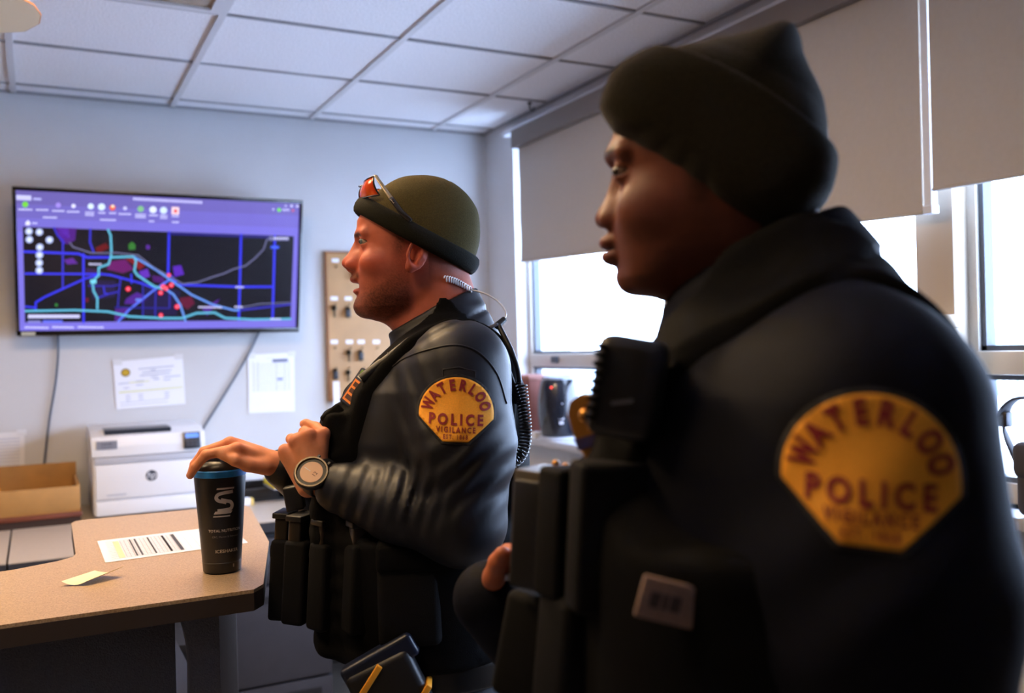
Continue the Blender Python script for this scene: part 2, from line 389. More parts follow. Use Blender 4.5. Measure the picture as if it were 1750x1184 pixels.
# ================================================================== counter in front
m_lam = mat('counter_laminate', lin(192, 165, 130), .32, noise=(420, .25, lin(152, 126, 96)), bump=(500, .05, .0005))
m_edge2 = mat('counter_edge', lin(58, 48, 42), .45)
m_panel = mat('counter_panel', lin(98, 99, 108), .5, bump=(330, .8, .002), noise=(300, .2))
CT = 1.08
ctr = thing('reception_counter', 'tan laminate standing counter with dark edge and grey panel, cup on top', 'counter', (0, 1.9, 0))
def L_(p): return (p[0], p[1] - 1.9)
out = [(-1.6, 1.587), (.318, 1.587), (.340, 1.615), (.428, 1.966), (.484, 2.44), (.476, 2.47), (.452, 2.486), (.10, 2.492), (.078, 2.485), (.068, 2.46), (.064, 2.075), (.058, 2.045), (.03, 2.02), (-.05, 1.985), (-1.6, 1.955)]
MB().prism([L_(p) for p in out], CT - .006, CT).build('worktop', m_lam, ctr)
MB().prism([L_(p) for p in out], CT - .036, CT - .006).build('edge_band', m_edge2, ctr)
bx('front_panel', (-1.55, 1.672 - 1.9, .06), (.202, 1.69 - 1.9, CT - .036), m_panel, ctr, .003)
pts = [(.205, .0), (.270, .0), (.270, CT - .036), (.222, CT - .036)] + [(.205 + .017 * math.sin(a) ** 2, CT - .04 - .10 * (1 - math.cos(a))) for a in np.linspace(1.4, .1, 6)][::-1]
MB().prism([(p[0], p[1]) for p in pts], -.03, .01, Matrix.Translation((0, 1.655 - 1.9, 0)) @ Matrix.Rotation(math.pi / 2, 4, 'X')).build('support_post', m_panel, ctr)
bx('cross_brace', (.21, 1.70 - 1.9, .70), (.29, 2.40 - 1.9, .78), m_edge2, ctr)
bx('rear_leg', (.37, 2.36 - 1.9, 0), (.43, 2.42 - 1.9, CT - .036), m_edge2, ctr, .003)
bx('rear_leg', (.09, 2.40 - 1.9, 0), (.15, 2.46 - 1.9, CT - .036), m_edge2, ctr, .003)
bx('side_panel', (-1.57, 1.60 - 1.9, 0), (-1.53, 1.94 - 1.9, CT - .036), m_panel, ctr)

# printed sheet and folded yellow note on the counter
m_print = mat('printed_paper', (1, 1, 1), .8, attr='Col')
def sheet(name, label, cat, px, z, paint, lift=.0008, curl=None, group=None):
    """flat sheet whose corners TL, TR, BR, BL are given by pixels on the horizontal plane z"""
    c = [atZ(*p, z) for p in px]; o = np.mean(c, axis=0)
    t = thing(name, label, cat, tuple(o), group=group)
    F = Flat(); paint(F)
    def fn(x, y, h):
        q = (c[0] * (1 - x) + c[1] * x) * (1 - y) + (c[3] * (1 - x) + c[2] * x) * y - o
        return q + np.array([0, 0, lift + h + (curl(x, y) if curl else 0)])
    F.build('page', m_print, t, fn); return t
g1, g2, g3 = lin(206, 209, 220), lin(150, 152, 165), lin(70, 72, 84)
def p_form(F):
    for i in range(8):
        for j in range(4): F.rect(i / 8, j / 4, (i + 1) / 8, (j + 1) / 4, g1)
    z = .0004
    F.rect(.10, .14, .14, .9, lin(226, 205, 165), z)
    for x in np.arange(.15, .56, .028): F.rect(x, .12, x + .003, .9, g2, z)
    for y in np.arange(.12, .92, .065): F.rect(.05, y, .56, y + .008, g2, z)
    for x in (.215, .25, .345, .45, .455): F.rect(x, .12, x + .012, .9, g3, z)
    F.rect(.52, .12, .545, .92, g3, z)
    for x in (.60, .66, .74, .82): F.rect(x, .1, x + .002, .9, g2, z)
sheet('form_sheet', 'printed white form with grey table columns lying on the counter', 'paper', [(166, 925), (392, 898), (424, 928), (180, 962)], CT, p_form)
yn = lin(232, 222, 176)
def p_note(F):
    N = 8
    for i in range(N):
        for j in range(N): F.rect(i / N, j / N, (i + 1) / N, (j + 1) / N, yn)
nt_ = sheet('sticky_note', 'pale yellow note with curled edges on the counter front', 'note', [(162, 983), (212, 985), (150, 1001), (105, 1002)], CT, p_note, .001,
            lambda x, y: .014 * (1 - math.sin(math.pi * x)) * .5 + .010 * x * (1 - y) + .001)

# ================================================================== desk along the back wall
BZ = .85
m_back = mat('back_desk_laminate', lin(190, 176, 160), .35, noise=(60, .06)); m_bedge = mat('back_desk_edge', lin(50, 50, 56), .5)
m_metal = mat('cabinet_metal', lin(58, 57, 63), .45, noise=(20, .08)); m_slot = mat('drawer_slot', lin(28, 28, 32), .6)
for lab, x0, x1, yf in (('tan back desk section at the far left edge of the picture', -1.7, -.094, 3.235), ('tan back desk section carrying the wooden tray', -.088, .45, 3.235), ('grey back desk section right of the printer', .456, 2.0, 3.46)):
    t = thing('back_desk', lab, 'desk', ((x0 + x1) / 2, 3.85, 0), group='desk sections along the back wall'); h = (x1 - x0) / 2
    bx('worktop', (-h, yf - 3.85, BZ - .004), (h, .44, BZ), m_back, t); bx('edge_band', (-h, yf - 3.85, BZ - .04), (h, .44, BZ - .004), m_bedge, t)
    bx('side_panel', (-h, yf - 3.85 + .05, 0), (-h + .025, .42, BZ - .04), m_bedge, t); bx('side_panel', (h - .025, yf - 3.85 + .05, 0), (h, .42, BZ - .04), m_bedge, t)
    bx('back_panel', (-h + .025, .36, .2), (h - .025, .38, BZ - .04), m_bedge, t)
fc = thing('file_cabinet', 'dark grey metal drawer pedestal under the back desk', 'cabinet', (.74, 3.72, 0))
bx('body', (-.25, -.22, .06), (.25, .25, .80), m_metal, fc, .004)
for z0, z1 in ((.62, .785), (.245, .605), (.075, .235)):
    d = bx('drawer', (-.245, -.245, z0), (.245, -.22, z1), m_metal, fc, .003); bx('pull_slot', (-.17, -.249, z1 - .06), (.20, -.244, z1 - .035), m_slot, d)
for x in (-.2, .2):
    for y in (-.17, .2): MB().cyl((x - .012, y, .03), (x + .012, y, .03), .03, n=16).build('caster', m_slot, fc)
wb = thing('waste_bin', 'black waste bin under the counter beside the support post', 'bin', (.40, 2.95, 0))
MB().lathe([(.10, 0), (.125, .62), (.118, .62), (.095, .01)], n=28).build('bin_body', m_slot, wb, auto=True); MB().lathe([(.118, .615), (.13, .615), (.13, .635), (.118, .635)], n=28).build('rim', m_slot, wb, auto=True)

# wooden tray with a red brown board under it
m_card = mat('tray_wood', lin(176, 128, 66), .6, noise=(12, .18)); m_red = mat('red_brown_board', lin(112, 52, 26), .5, noise=(9, .25))
rb = thing('red_brown_box', 'flat red brown box under the wooden tray', 'box', (-.14, 4.06, BZ)); bx('lid', (-.36, -.21, .026), (.285, .2, .044), m_red, rb, .003); bx('base', (-.355, -.205, 0), (.28, .195, .026), mat('dark_brown', lin(46, 26, 16), .6), rb)
tr = thing('wooden_tray', 'open tan wooden tray at the left of the printer', 'tray', (-.14, 4.06, BZ + .044))
bx('front_panel', (-.36, -.19, .008), (.28, -.178, .095), m_card, tr, .002); bx('back_panel', (-.36, .17, .008), (.28, .182, .15), m_card, tr, .002)
bx('side_panel', (.268, -.178, .008), (.28, .17, .10), m_card, tr, .002); bx('side_panel', (-.36, -.178, .008), (-.348, .17, .10), m_card, tr, .002); bx('bottom', (-.36, -.19, 0), (.28, .182, .008), m_card, tr)
eo = thing('envelope_stack', 'small orange envelopes standing in the wooden tray', 'envelopes', (-.20, 3.92, BZ + .052)); m_or = mat('orange_paper', lin(220, 150, 50), .7)
for k in range(3): bx('envelope', (-.20, k * .006, 0), (.075 - k * .01, k * .006 + .003, .095 + k * .004), m_or, eo)

# printer
m_pw = mat('printer_white', lin(222, 224, 230), .4); m_pg = mat('printer_grey', lin(178, 182, 194), .45); m_pd = mat('printer_dark', lin(40, 44, 54), .35)
pr = thing('laser_printer', 'white laser printer with small control panel on the back desk', 'printer', (.391, 3.88, BZ))
W2 = .209
body = bx('body', (-W2 + .004, .006, .012), (W2 - .004, .37, .235), m_pw, pr, .006)
# sloped top housing with output slot
prof = [(0, .24), (0, .275), (.012, .315), (.10, .335), (.37, .342), (.37, .236), (.0, .236)]
MB().prism([(p[0], p[1]) for p in prof], -W2, W2, Matrix(((0, 0, 1, 0), (1, 0, 0, 0), (0, 1, 0, 0), (0, 0, 0, 1))), .003).build('top_housing', m_pw, pr, auto=True)
MB().box((-W2 + .05, .035, .318), (.085, .18, .338)).build('output_slot', m_pd, pr)
bx('front_door', (-W2 + .012, -.004, .075), (W2 - .012, .008, .208), m_pw, pr, .004); bx('seam_band', (-W2 + .01, -.002, .210), (W2 - .01, .01, .236), m_pg, pr, .003)
bx('paper_drawer', (-W2 + .012, -.004, .012), (W2 - .012, .008, .069), m_pw, pr, .004); bx('paper_guide', (-W2 + .05, -.0055, .088), (-W2 + .12, -.003, .094), m_pg, pr)
cp = MB().box((-.032, -.006, 0), (.032, .004, .066), .003, Matrix.Translation((W2 - .05, -.007, .250)) @ Matrix.Rotation(math.radians(-14), 4, 'X')).build('control_panel', m_pd, pr, auto=True)
Mc = Matrix.Translation((W2 - .05, -.007, .250)) @ Matrix.Rotation(math.radians(-14), 4, 'X')
MB().box((-.025, -.0075, .042), (.025, -.005, .060), 0, Mc).build('display', mat('printer_display', lin(90, 130, 210), .3, emit=(lin(90, 130, 215), .8)), cp)
for i in range(3):
    for j in range(2): MB().box((-.022 + i * .016, -.0075, .010 + j * .014), (-.010 + i * .016, -.005, .020 + j * .014), 0, Mc).build('key', mat('panel_key', lin(62, 66, 78), .5), cp)
npl = bx('name_plate', (-W2 + .018, -.003, .268), (-W2 + .092, .004, .300), mat('name_plate_grey', lin(128, 130, 142), .4), pr)
F = Flat(); F.text('LaserJet', (0, 0), .012, lin(60, 62, 74), bold=.01); F.text('Enterprise', (0, -.012), .009, lin(60, 62, 74)); F.build('plate_lettering', m_print, npl, lambda x, y, z: (x - W2 + .055, -.0036, y + .285))
F = Flat(); F.disc((0, 0), .021, lin(40, 46, 60), n=28); F.text('hp', (-.001, -.0095), .036, lin(222, 226, 236), z=.0006, shear=.25, bold=.004)
F.build('logo_badge', m_print, pr, lambda x, y, z: (x + .004, -.0052 - z, y + .155))

# desk tray with yellow pad, paper stack and eraser right of the printer
m_black = mat('black_plastic', lin(24, 24, 27), .45)
dt = thing('desk_tray', 'black desk tray holding a yellow pad right of the printer', 'desk tray', (.90, 4.06, BZ))
bx('base', (-.17, -.12, 0), (.20, .05, .01), m_black, dt); bx('front_lip', (-.17, -.12, .01), (.20, -.108, .055), m_black, dt, .002); bx('side_lip', (-.17, -.108, .01), (-.158, .05, .07), m_black, dt); bx('side_lip', (.188, -.108, .01), (.20, .05, .07), m_black, dt); bx('back_lip', (-.158, .038, .01), (.188, .05, .07), m_black, dt)
yp = thing('yellow_pad', 'bright yellow note pad in the black desk tray', 'note pad', (.955, 4.00, BZ + .012))
bx('pad', (-.09, -.145, .048), (.10, .05, .075), mat('yellow_paper', lin(236, 206, 20), .7), yp, .002); bx('backing', (-.09, -.145, .043), (.10, .05, .048), m_pg, yp)
bx('stand', (-.05, -.06, 0), (.08, .05, .043), m_black, yp)
ps = thing('paper_stack', 'stack of white paper on the back desk behind the cup', 'paper', (.83, 4.20, BZ)); 
for k in range(4): bx('sheet_bundle', (-.08 + .004 * (k % 2), -.08, .026 * k), (.12 + .003 * (k % 2), .085 - .003 * k, .026 * k + .025), mat('white_paper', lin(232, 234, 240), .8), ps)
er = thing('white_eraser', 'small cream block with yellow end in front of the black desk tray', 'eraser', (.752, 3.885, BZ)); bx('block', (-.03, -.02, 0), (.02, .02, .03), MATS['white_paper'], er, .004); bx('end', (.018, -.02, 0), (.032, .02, .028), mat('cream_yellow', lin(226, 196, 110), .7), er, .003)

# ================================================================== on the back wall
YW = ROOM_Y1
# television, tilted down a little
TYb, TYt, TZb, TZt = 4.205, 4.075, 1.567, 2.145
tv = thing('television', 'large wall television showing a purple window with a dark city map', 'television', (.503, 4.205, TZb))
th = math.atan2(TYb - TYt, TZt - TZb); MT = Matrix.Rotation(th, 4, 'X'); TH = math.hypot(TYb - TYt, TZt - TZb); TW = .568
m_bez = mat('tv_bezel', lin(14, 14, 17), .18, coat=.5)
bz = MB()
for lo, hi in (((-TW, -.012, 0), (TW, .03, .020)), ((-TW, -.012, TH - .014), (TW, .03, TH)), ((-TW, -.012, .02), (-TW + .013, .03, TH - .014)), ((TW - .013, -.012, .02), (TW, .03, TH - .014))): bz.box(lo, hi, .002, MT)
bz.build('bezel', m_bez, tv, auto=True)
MB().box((-TW + .01, .0, .01), (TW - .01, .045, TH - .01), .004, MT).build('back_shell', m_bez, tv, auto=True)
MB().box((-.12, .045, TH * .3), (.12, .06, TH * .7), 0, MT).box((-.12, .02, TH * .32), (.12, YW - 4.205, TH * .6)).build('wall_bracket', MATS['dark_metal'], tv)
MB().box((-TW + .018, -.0145, .003), (-TW + .068, -.012, .017), 0, MT).build('sticker', mat('pale_sticker', lin(190, 190, 170), .6), tv)
# screen picture: drawn in pixel coordinates of the enlarged photograph, mapped to the screen plane
Hs = np.array([(70, 76), (1660, 120), (1641, 836), (122, 884)], float)
A = []; 
for (x, y), (u, v) in zip(Hs, [(0, 1), (1, 1), (1, 0), (0, 0)]): A += [[x, y, 1, 0, 0, 0, -u * x, -u * y, -u], [0, 0, 0, x, y, 1, -v * x, -v * y, -v]]
Hm = np.linalg.svd(np.array(A))[2][-1].reshape(3, 3)
def scr(x, y, z):
    q = Hm @ np.array([x, y, 1.0]); s, t_ = q[0] / q[2], q[1] / q[2]
    s, t_ = min(max(s, 0), 1), min(max(t_, 0), 1)
    return MT @ Vector((-TW + .012 + s * (2 * TW - .024), -.0005 - z, .019 + t_ * (TH - .032)))
S = Flat()
c_bg, c_top, c_txt, c_blk = lin(112, 104, 205), lin(98, 88, 160), lin(205, 205, 245), lin(8, 8, 20)
def qd(a, b, c, d, col, z): S.poly([a, b, c, d], col, z)
N = 12
for i in range(N):      # window background
    f = lambda k: k / N
    for j in range(10):
        X = lambda a, b: ((70 + 1590 * a) * (1 - b) + (122 + 1519 * a) * b, (76 + 44 * a) * (1 - b) + (884 - 48 * a) * b)
        col = tuple(np.array(c_top) * (1 - min(1, (j + i * .1) / 3)) + np.array(c_bg) * min(1, (j + i * .1) / 3))
        qd(X(f(i), j / 10), X(f(i + 1), j / 10), X(f(i + 1), (j + 1) / 10), X(f(i), (j + 1) / 10), col, 0)
qd((76, 106), (158, 108), (160, 136), (78, 134), lin(190, 190, 240), .0002); qd((170, 120), (215, 121), (216, 134), (171, 133), lin(165, 165, 225), .0002)
for k in range(26): qd((726 + k * 15, 106 + k * .5), (737 + k * 15, 106.4 + k * .5), (737 + k * 15, 122 + k * .5), (726 + k * 15, 121.6 + k * .5), lin(190, 188, 240), .0002)
for (x, y, r, c) in ((127, 160, 17, (110, 200, 60)), (310, 160, 15, (150, 130, 220)), (395, 163, 12, (215, 215, 250)), (491, 163, 17, (205, 225, 250)), (551, 165, 20, (205, 225, 250)), (612, 168, 17, (225, 90, 60)), (682, 170, 11, (190, 190, 235)), (769, 172, 18, (120, 180, 130)), (838, 175, 20, (215, 225, 250)), (897, 177, 20, (200, 220, 250)), (1545, 160, 11, (110, 215, 80)), (1623, 162, 7, (200, 80, 90)), (1615, 135, 7, (210, 210, 250)), (1648, 136, 7, (210, 210, 250)), (1582, 135, 5, (210, 210, 250)), (1512, 158, 5, (210, 210, 250))):
    S.disc((x, y), r, lin(*c), .0003)
qd((942, 156), (984, 157), (984, 200), (942, 199), lin(240, 205, 215), .0003); S.disc((964, 180), 11, lin(225, 80, 90), .0005); S.disc((613, 160), 8, lin(245, 235, 200), .0005)
for (x0, x1, y) in ((90, 165, 190), (188, 258, 190), (278, 342, 194), (360, 430, 197), (462, 512, 200), (462, 512, 214), (535, 570, 200), (595, 630, 200), (648, 712, 204), (740, 798, 206), (740, 798, 220), (818, 860, 208), (880, 918, 208), (880, 918, 222), (945, 982, 210), (228, 305, 233), (545, 632, 240), (818, 846, 243), (946, 986, 245), (170, 196, 268), (1565, 1600, 160)):
    k = x0
    while k < x1: qd((k, y - 5), (k + 7, y - 5), (k + 7, y + 4), (k, y + 4), c_txt, .0003); k += 10
S.poly([(146, 250), (160, 265), (156, 280), (134, 280), (131, 265)], lin(215, 215, 240), .0003)
qd((118, 290), (1628, 312), (1612, 795), (150, 835), c_blk, .0004)
z1 = .0006
def blob(pts, col): S.poly(pts, col, z1)
blob([(300, 290), (415, 292), (410, 360), (370, 385), (330, 370)], lin(70, 20, 120)); blob([(310, 292), (370, 292), (378, 350), (335, 352)], lin(95, 50, 190))
blob([(525, 400), (580, 372), (600, 400), (560, 425), (528, 425)], lin(95, 12, 20)); blob([(690, 462), (740, 458), (800, 500), (770, 525), (745, 500)], lin(120, 20, 30))
blob([(600, 480), (690, 465), (740, 520), (680, 545), (590, 525)], lin(95, 15, 95)); blob([(350, 475), (400, 462), (430, 495), (370, 500)], lin(85, 30, 140)); blob([(470, 520), (560, 530), (560, 570), (480, 575)], lin(45, 20, 70))
blob([(765, 535), (815, 515), (830, 560), (790, 575)], lin(90, 40, 170)); blob([(955, 500), (1000, 492), (1018, 545), (965, 560)], lin(80, 30, 170)); blob([(995, 680), (1060, 670), (1080, 710), (1040, 745), (1005, 720)], lin(90, 12, 45))
blob([(840, 555), (900, 560), (920, 600), (850, 590)], lin(70, 15, 100)); blob([(700, 690), (760, 650), (830, 690), (760, 720), (690, 720)], lin(70, 25, 130)); blob([(640, 750), (720, 740), (700, 800), (640, 820)], lin(70, 25, 120)); blob([(480, 590), (640, 590), (640, 680), (520, 700)], lin(26, 16, 60))
blob([(800, 600), (1000, 640), (980, 780), (800, 780)], lin(22, 14, 58)); blob([(1120, 740), (1200, 690), (1220, 680), (1150, 780)], lin(70, 20, 130))
blob([(705, 380), (725, 362), (745, 380), (745, 408), (708, 410)], lin(45, 110, 40)); blob([(803, 380), (825, 380), (825, 405), (805, 405)], lin(80, 30, 140)); blob([(310, 725), (325, 725), (325, 740), (310, 740)], lin(40, 120, 50)); blob([(475, 690), (495, 690), (493, 715), (478, 712)], lin(100, 10, 40))
cb, cc, cg = lin(48, 50, 225), lin(86, 170, 200), lin(95, 95, 130)
cl = lin(84, 110, 235)
def rd(pts, w_, col, z=.0008): S.line(pts, w_, col, z)
rd([(930, 302), (929, 540), (975, 590)], 13, cb); rd([(1332, 308), (1325, 800)], 13, cb); rd([(1522, 312), (1512, 790)], 13, cb); rd([(930, 312), (1500, 320)], 14, lin(30, 25, 110))
rd([(130, 432), (430, 438), (480, 458), (610, 455)], 13, cb); rd([(140, 558), (560, 552), (610, 556), (780, 600), (850, 625)], 11, cb); rd([(980, 605), (1325, 610), (1512, 606)], 13, cb); rd([(458, 440), (470, 830)], 12, cb)
rd([(342, 360), (350, 640)], 10, lin(45, 42, 190)); rd([(492, 295), (492, 370), (515, 430)], 11, lin(45, 42, 190)); rd([(290, 290), (310, 330), (350, 380)], 10, lin(45, 42, 190)); rd([(205, 770), (205, 720), (250, 690), (350, 640), (470, 580), (560, 552)], 11, cb)
rd([(150, 745), (205, 750)], 10, cb); rd([(725, 550), (728, 600)], 9, cb); rd([(790, 560), (795, 800)], 8, lin(40, 36, 160)); rd([(862, 640), (862, 800)], 8, lin(40, 36, 160)); rd([(540, 690), (600, 665), (660, 650), (668, 570)], 9, lin(40, 36, 170)); rd([(940, 640), (940, 735)], 8, lin(40, 36, 160)); rd([(490, 620), (620, 620), (660, 610)], 7, lin(40, 36, 160)); rd([(640, 740), (940, 740)], 7, lin(34, 30, 140)); rd([(660, 820), (720, 750), (850, 640), (940, 575)], 11, cl); rd([(1320, 745), (1610, 705)], 11, lin(44, 40, 170)); rd([(660, 650), (655, 740)], 8, lin(40, 36, 160)); rd([(575, 625), (580, 660), (600, 665)], 6, cb)
rd([(590, 295), (606, 330), (612, 420), (610, 455), (598, 495), (545, 515), (545, 560), (512, 595), (520, 650), (542, 690), (543, 750)], 12, cc, .001); rd([(610, 455), (735, 448), (750, 470), (742, 530), (760, 555), (850, 615), (900, 630)], 12, cc, .001)
rd([(735, 448), (860, 520), (960, 590), (1060, 660), (1180, 715), (1300, 745), (1325, 742)], 11, lin(95, 140, 225), .001); rd([(900, 620), (960, 660), (1000, 720), (1030, 810)], 11, lin(95, 140, 225), .001)
rd([(150, 770), (420, 760), (600, 765), (720, 790), (900, 797), (1010, 795), (1090, 765), (1190, 760), (1250, 790), (1400, 795), (1612, 788)], 12, cc, .001)
rd([(380, 375), (400, 400), (500, 432), (560, 432), (640, 428), (760, 440), (850, 510), (960, 570), (1010, 600), (1090, 590), (1180, 555), (1240, 535), (1290, 510), (1360, 488), (1410, 445), (1460, 390), (1475, 340), (1500, 318)], 8, cg, .001)
rd([(1330, 730), (1440, 705), (1610, 695)], 6, cg, .001)
for (x, y, r) in ((710, 634, 14), (890, 653, 13), (903, 618, 14), (918, 626, 14), (948, 608, 14), (982, 730, 14), (934, 550, 11), (894, 780, 12)): S.disc((x, y), r, lin(255, 40, 70), .0013); S.disc((x, y), r * .45, lin(255, 130, 150), .0015)
for (x, y) in ((153, 315), (211, 318), (157, 362), (268, 362), (216, 405), (216, 450), (216, 495), (218, 538)): S.disc((x, y), 21, lin(165, 178, 225), .0013); S.disc((x, y), 11, lin(215, 225, 250), .0014)
qd((500, 585), (534, 585), (534, 606), (500, 606), lin(110, 200, 225), .0012); qd((1500, 370), (1545, 370), (1545, 386), (1500, 386), lin(60, 90, 240), .0012); qd((752, 688), (786, 688), (786, 702), (752, 702), lin(90, 120, 220), .0012)
qd((1490, 318), (1600, 316), (1602, 338), (1492, 340), lin(105, 105, 150), .0012); qd((165, 790), (448, 785), (448, 804), (165, 810), lin(190, 190, 235), .0012); qd((165, 824), (235, 822), (235, 834), (165, 836), lin(120, 120, 190), .0012); qd((246, 820), (355, 818), (355, 832), (246, 834), lin(90, 100, 220), .0012)
for x0, x1, y in ((150, 275, 862), (300, 420, 858), (440, 580, 855), (490, 560, 496), (1100, 1230, 730), (1500, 1560, 790), (1515, 1590, 326), (1305, 1345, 612), (1300, 1345, 725)):
    k = x0
    while k < x1: qd((k, y - 5), (k + 8, y - 5), (k + 8, y + 5), (k, y + 5), c_txt, .0014); k += 12
m_scr = mat('tv_screen', (0, 0, 0), .25, attr='Col', emit=((1, 1, 1), 1.15))
m_scr.node_tree.nodes['Principled BSDF'].inputs['Base Color'].default_value = (.01, .01, .012, 1)
for l in list(m_scr.node_tree.links):
    if l.to_socket.name == 'Base Color': m_scr.node_tree.links.remove(l)
S.build('screen', m_scr, tv, scr)

# cables hanging from the television
m_cable = mat('grey_cable', lin(70, 78, 96), .5)
def cable(label, px, r=.0042, y=YW - .012):
    P = [atY(u, v, y) for u, v in px]; o = P[-1].copy()
    t = thing('power_cable', label, 'cable', tuple(o)); MB().tube([tuple(p - o) for p in spline(P, 8)], r, 8).build('cord', m_cable, t, True)
    MB().cyl((0, -.012, 0), (0, .012, 0), .012, n=12).build('wall_clip', m_cable, t); return t
cable('dark cable hanging from the television down to the wooden tray', [(99, 572), (99, 610), (94, 660), (84, 720), (75, 800), (72, 840)])
cable('grey cable running slanted from the television to the printer', [(446, 560), (428, 598), (395, 655), (350, 727), (340, 745)])

# papers taped to the wall
def wall_paper(label, px, paint, extra=None):
    c = [atY(*p, YW - .004) for p in px]; o = np.mean(c, axis=0); t = thing('wall_notice', label, 'paper', tuple(o)); F = Flat(); paint(F)
    def fn(x, y, z): return (c[0] * (1 - x) + c[1] * x) * (1 - y) + (c[3] * (1 - x) + c[2] * x) * y - o - np.array([0, z, 0])
    F.build('sheet', m_print, t, fn)
    for x in (.06, .94):
        q = fn(x, .02, .001); bx('tape', tuple(q - [.018, .0012, .012]), tuple(q + [.018, .0004, .012]), mat('clear_tape', lin(225, 226, 230), .2), t)
wp = lin(236, 238, 246); gt = lin(178, 184, 206); yl = lin(222, 224, 170)
def p1(F):
    F.rect(0, 0, 1, 1, wp); z = .0006
    F.disc((.165, .25), .066, lin(120, 96, 30), z, 20, .085); F.disc((.165, .25), .050, lin(196, 160, 40), .0008, 20, .062)
    for x0, x1, y in ((.35, .86, .19), (.4, .82, .27), (.52, .6, .23), (.36, .80, .33), (.52, .62, .38), (.55, .64, .43), (.7, .95, .40)): F.rect(x0, y, x1, y + .02, gt, z)
    for x0, x1, y in ((.05, .2, .46), (.3, .42, .44), (.3, .4, .52), (.12, .2, .56), (.7, .8, .46)): F.rect(x0, y, x1, y + .018, gt, z)
    F.rect(.2, .455, .5, .475, yl, z); F.rect(.05, .635, .98, .665, yl, z)
    for x in (.14, .32, .70): 
        for y in (.72, .77, .82): F.rect(x, y, x + .07, y + .015, gt, z)
    for y in (.86, .92): F.rect(.06, y, .75, y + .010, gt, z)
wall_paper('landscape notice with a yellow oval emblem taped under the television', [(193, 618), (312, 607), (317, 690), (199, 700)], p1)
def p2(F):
    F.rect(0, 0, 1, 1, wp); z = .0006
    F.rect(.52, .10, .85, .15, lin(110, 118, 150), z); F.rect(.38, .07, .56, .085, yl, z)
    for k in range(11): F.rect(.1, .17 + k * .045, .88, .176 + k * .045, gt, z)
    for x in (.1, .2, .6, .78, .88): F.rect(x, .12, x + .008, .64, gt, z)
    F.rect(.62, .42, .74, .46, lin(140, 150, 190), z)
wall_paper('portrait printed list taped to the wall beside the key board', [(424, 606), (503, 602), (504, 703), (425, 706)], p2)
def p3(F):
    F.rect(0, 0, 1, 1, lin(228, 228, 232))
    for k in range(9): F.rect(.3, .15 + k * .08, .9, .17 + k * .08, gt, .0006)
wall_paper('blank looking sheet on the wall at the left edge, behind the wooden tray', [(-40, 742), (42, 737), (42, 806), (-40, 812)], p3)

# key board
m_oak = mat('key_board_wood', lin(188, 144, 94), .5, noise=(7, .16)); m_oakf = mat('key_board_frame', lin(150, 98, 52), .5); m_key = mat('key_metal', lin(120, 108, 92), .35, metal=.8); m_fob = mat('key_fob', lin(38, 36, 40), .5)
kx0, kx1, kz0, kz1 = 1.235, 1.60, 1.243, 1.936
kb = thing('key_board', 'wooden key board hung on the wall behind the officer', 'key board', ((kx0 + kx1) / 2, YW, kz0))
hw, hh = (kx1 - kx0) / 2, kz1 - kz0
bx('panel', (-hw, -.018, 0), (hw, 0, hh), m_oak, kb)
for lo, hi in (((-hw - .008, -.024, 0), (-hw, 0, hh)), ((hw, -.024, 0), (hw + .008, 0, hh)), ((-hw - .008, -.024, hh), (hw + .008, 0, hh + .008)), ((-hw - .008, -.024, -.008), (hw + .008, 0, 0))): bx('frame_strip', lo, hi, m_oakf, kb)
rows = [(445, [573, 599, 625, 650]), (510, [571, 595, 621, 646]), (584, [571, 597, 617, 643]), (618, [573, 595, 620])]
for v, us in rows:
    for u in us:
        q = atY(u, v, YW - .018) - np.array(kb.location)
        if v != 618: bx('name_tag', (q[0] - .017, -.0195, q[2] - .009), (q[0] + .017, -.018, q[2] + .009), MATS['white_paper'], kb)
        MB().tube([(q[0], -.016, q[2] - .03), (q[0], -.036, q[2] - .032), (q[0], -.042, q[2] - .024)], .0025, 6).build('hook', m_key, kb)
def keys(label, u, v, fob, long=False):
    q = atY(u, v, YW - .034); t = thing('key_bunch', label, 'keys', tuple(q), group='key bunches on the key board')
    MB().tube([(.012 * math.cos(a), 0, .012 * math.sin(a)) for a in np.linspace(0, 2 * math.pi, 14, endpoint=False)], .0014, 5, True).build('key_ring', m_key, t, True)
    for k, an in enumerate((-.3, .15)):
        M = Matrix.Translation((0, .003 * k, -.012)) @ Matrix.Rotation(an, 4, 'Y')
        MB().cyl((0, -.001, -.012), (0, .001, -.012), .011, n=14).box((-.004, -.001, -.055), (.004, .001, -.02)).build('key', m_key, t); t.children[-1].matrix_local = M
    if fob: bx('fob', (-.013, -.008, -.05), (.013, .002, -.012), m_fob, t, .004)
    if long: bx('paper_tag', (-.015, -.009, -.20), (.015, -.0075, -.06), MATS['white_paper'], t)
keys('key bunch with dark fob hanging just below the officer\'s nose', 607, 459, True)
keys('key bunch at the left end of the middle row of the key board', 571, 522, False)
keys('key bunch with long dark fob in the middle row, next to the beard', 594, 524, True)
keys('key bunch in the third row, left one above the officer\'s shoulder', 596, 598, False)
keys('key bunch with fob in the third row, right one by the collar', 616, 598, True)
keys('key bunch with a long white paper tag at the bottom left of the key board', 573, 630, True, True)
keys('key bunch in the bottom row right of the long white tag', 595, 632, False)

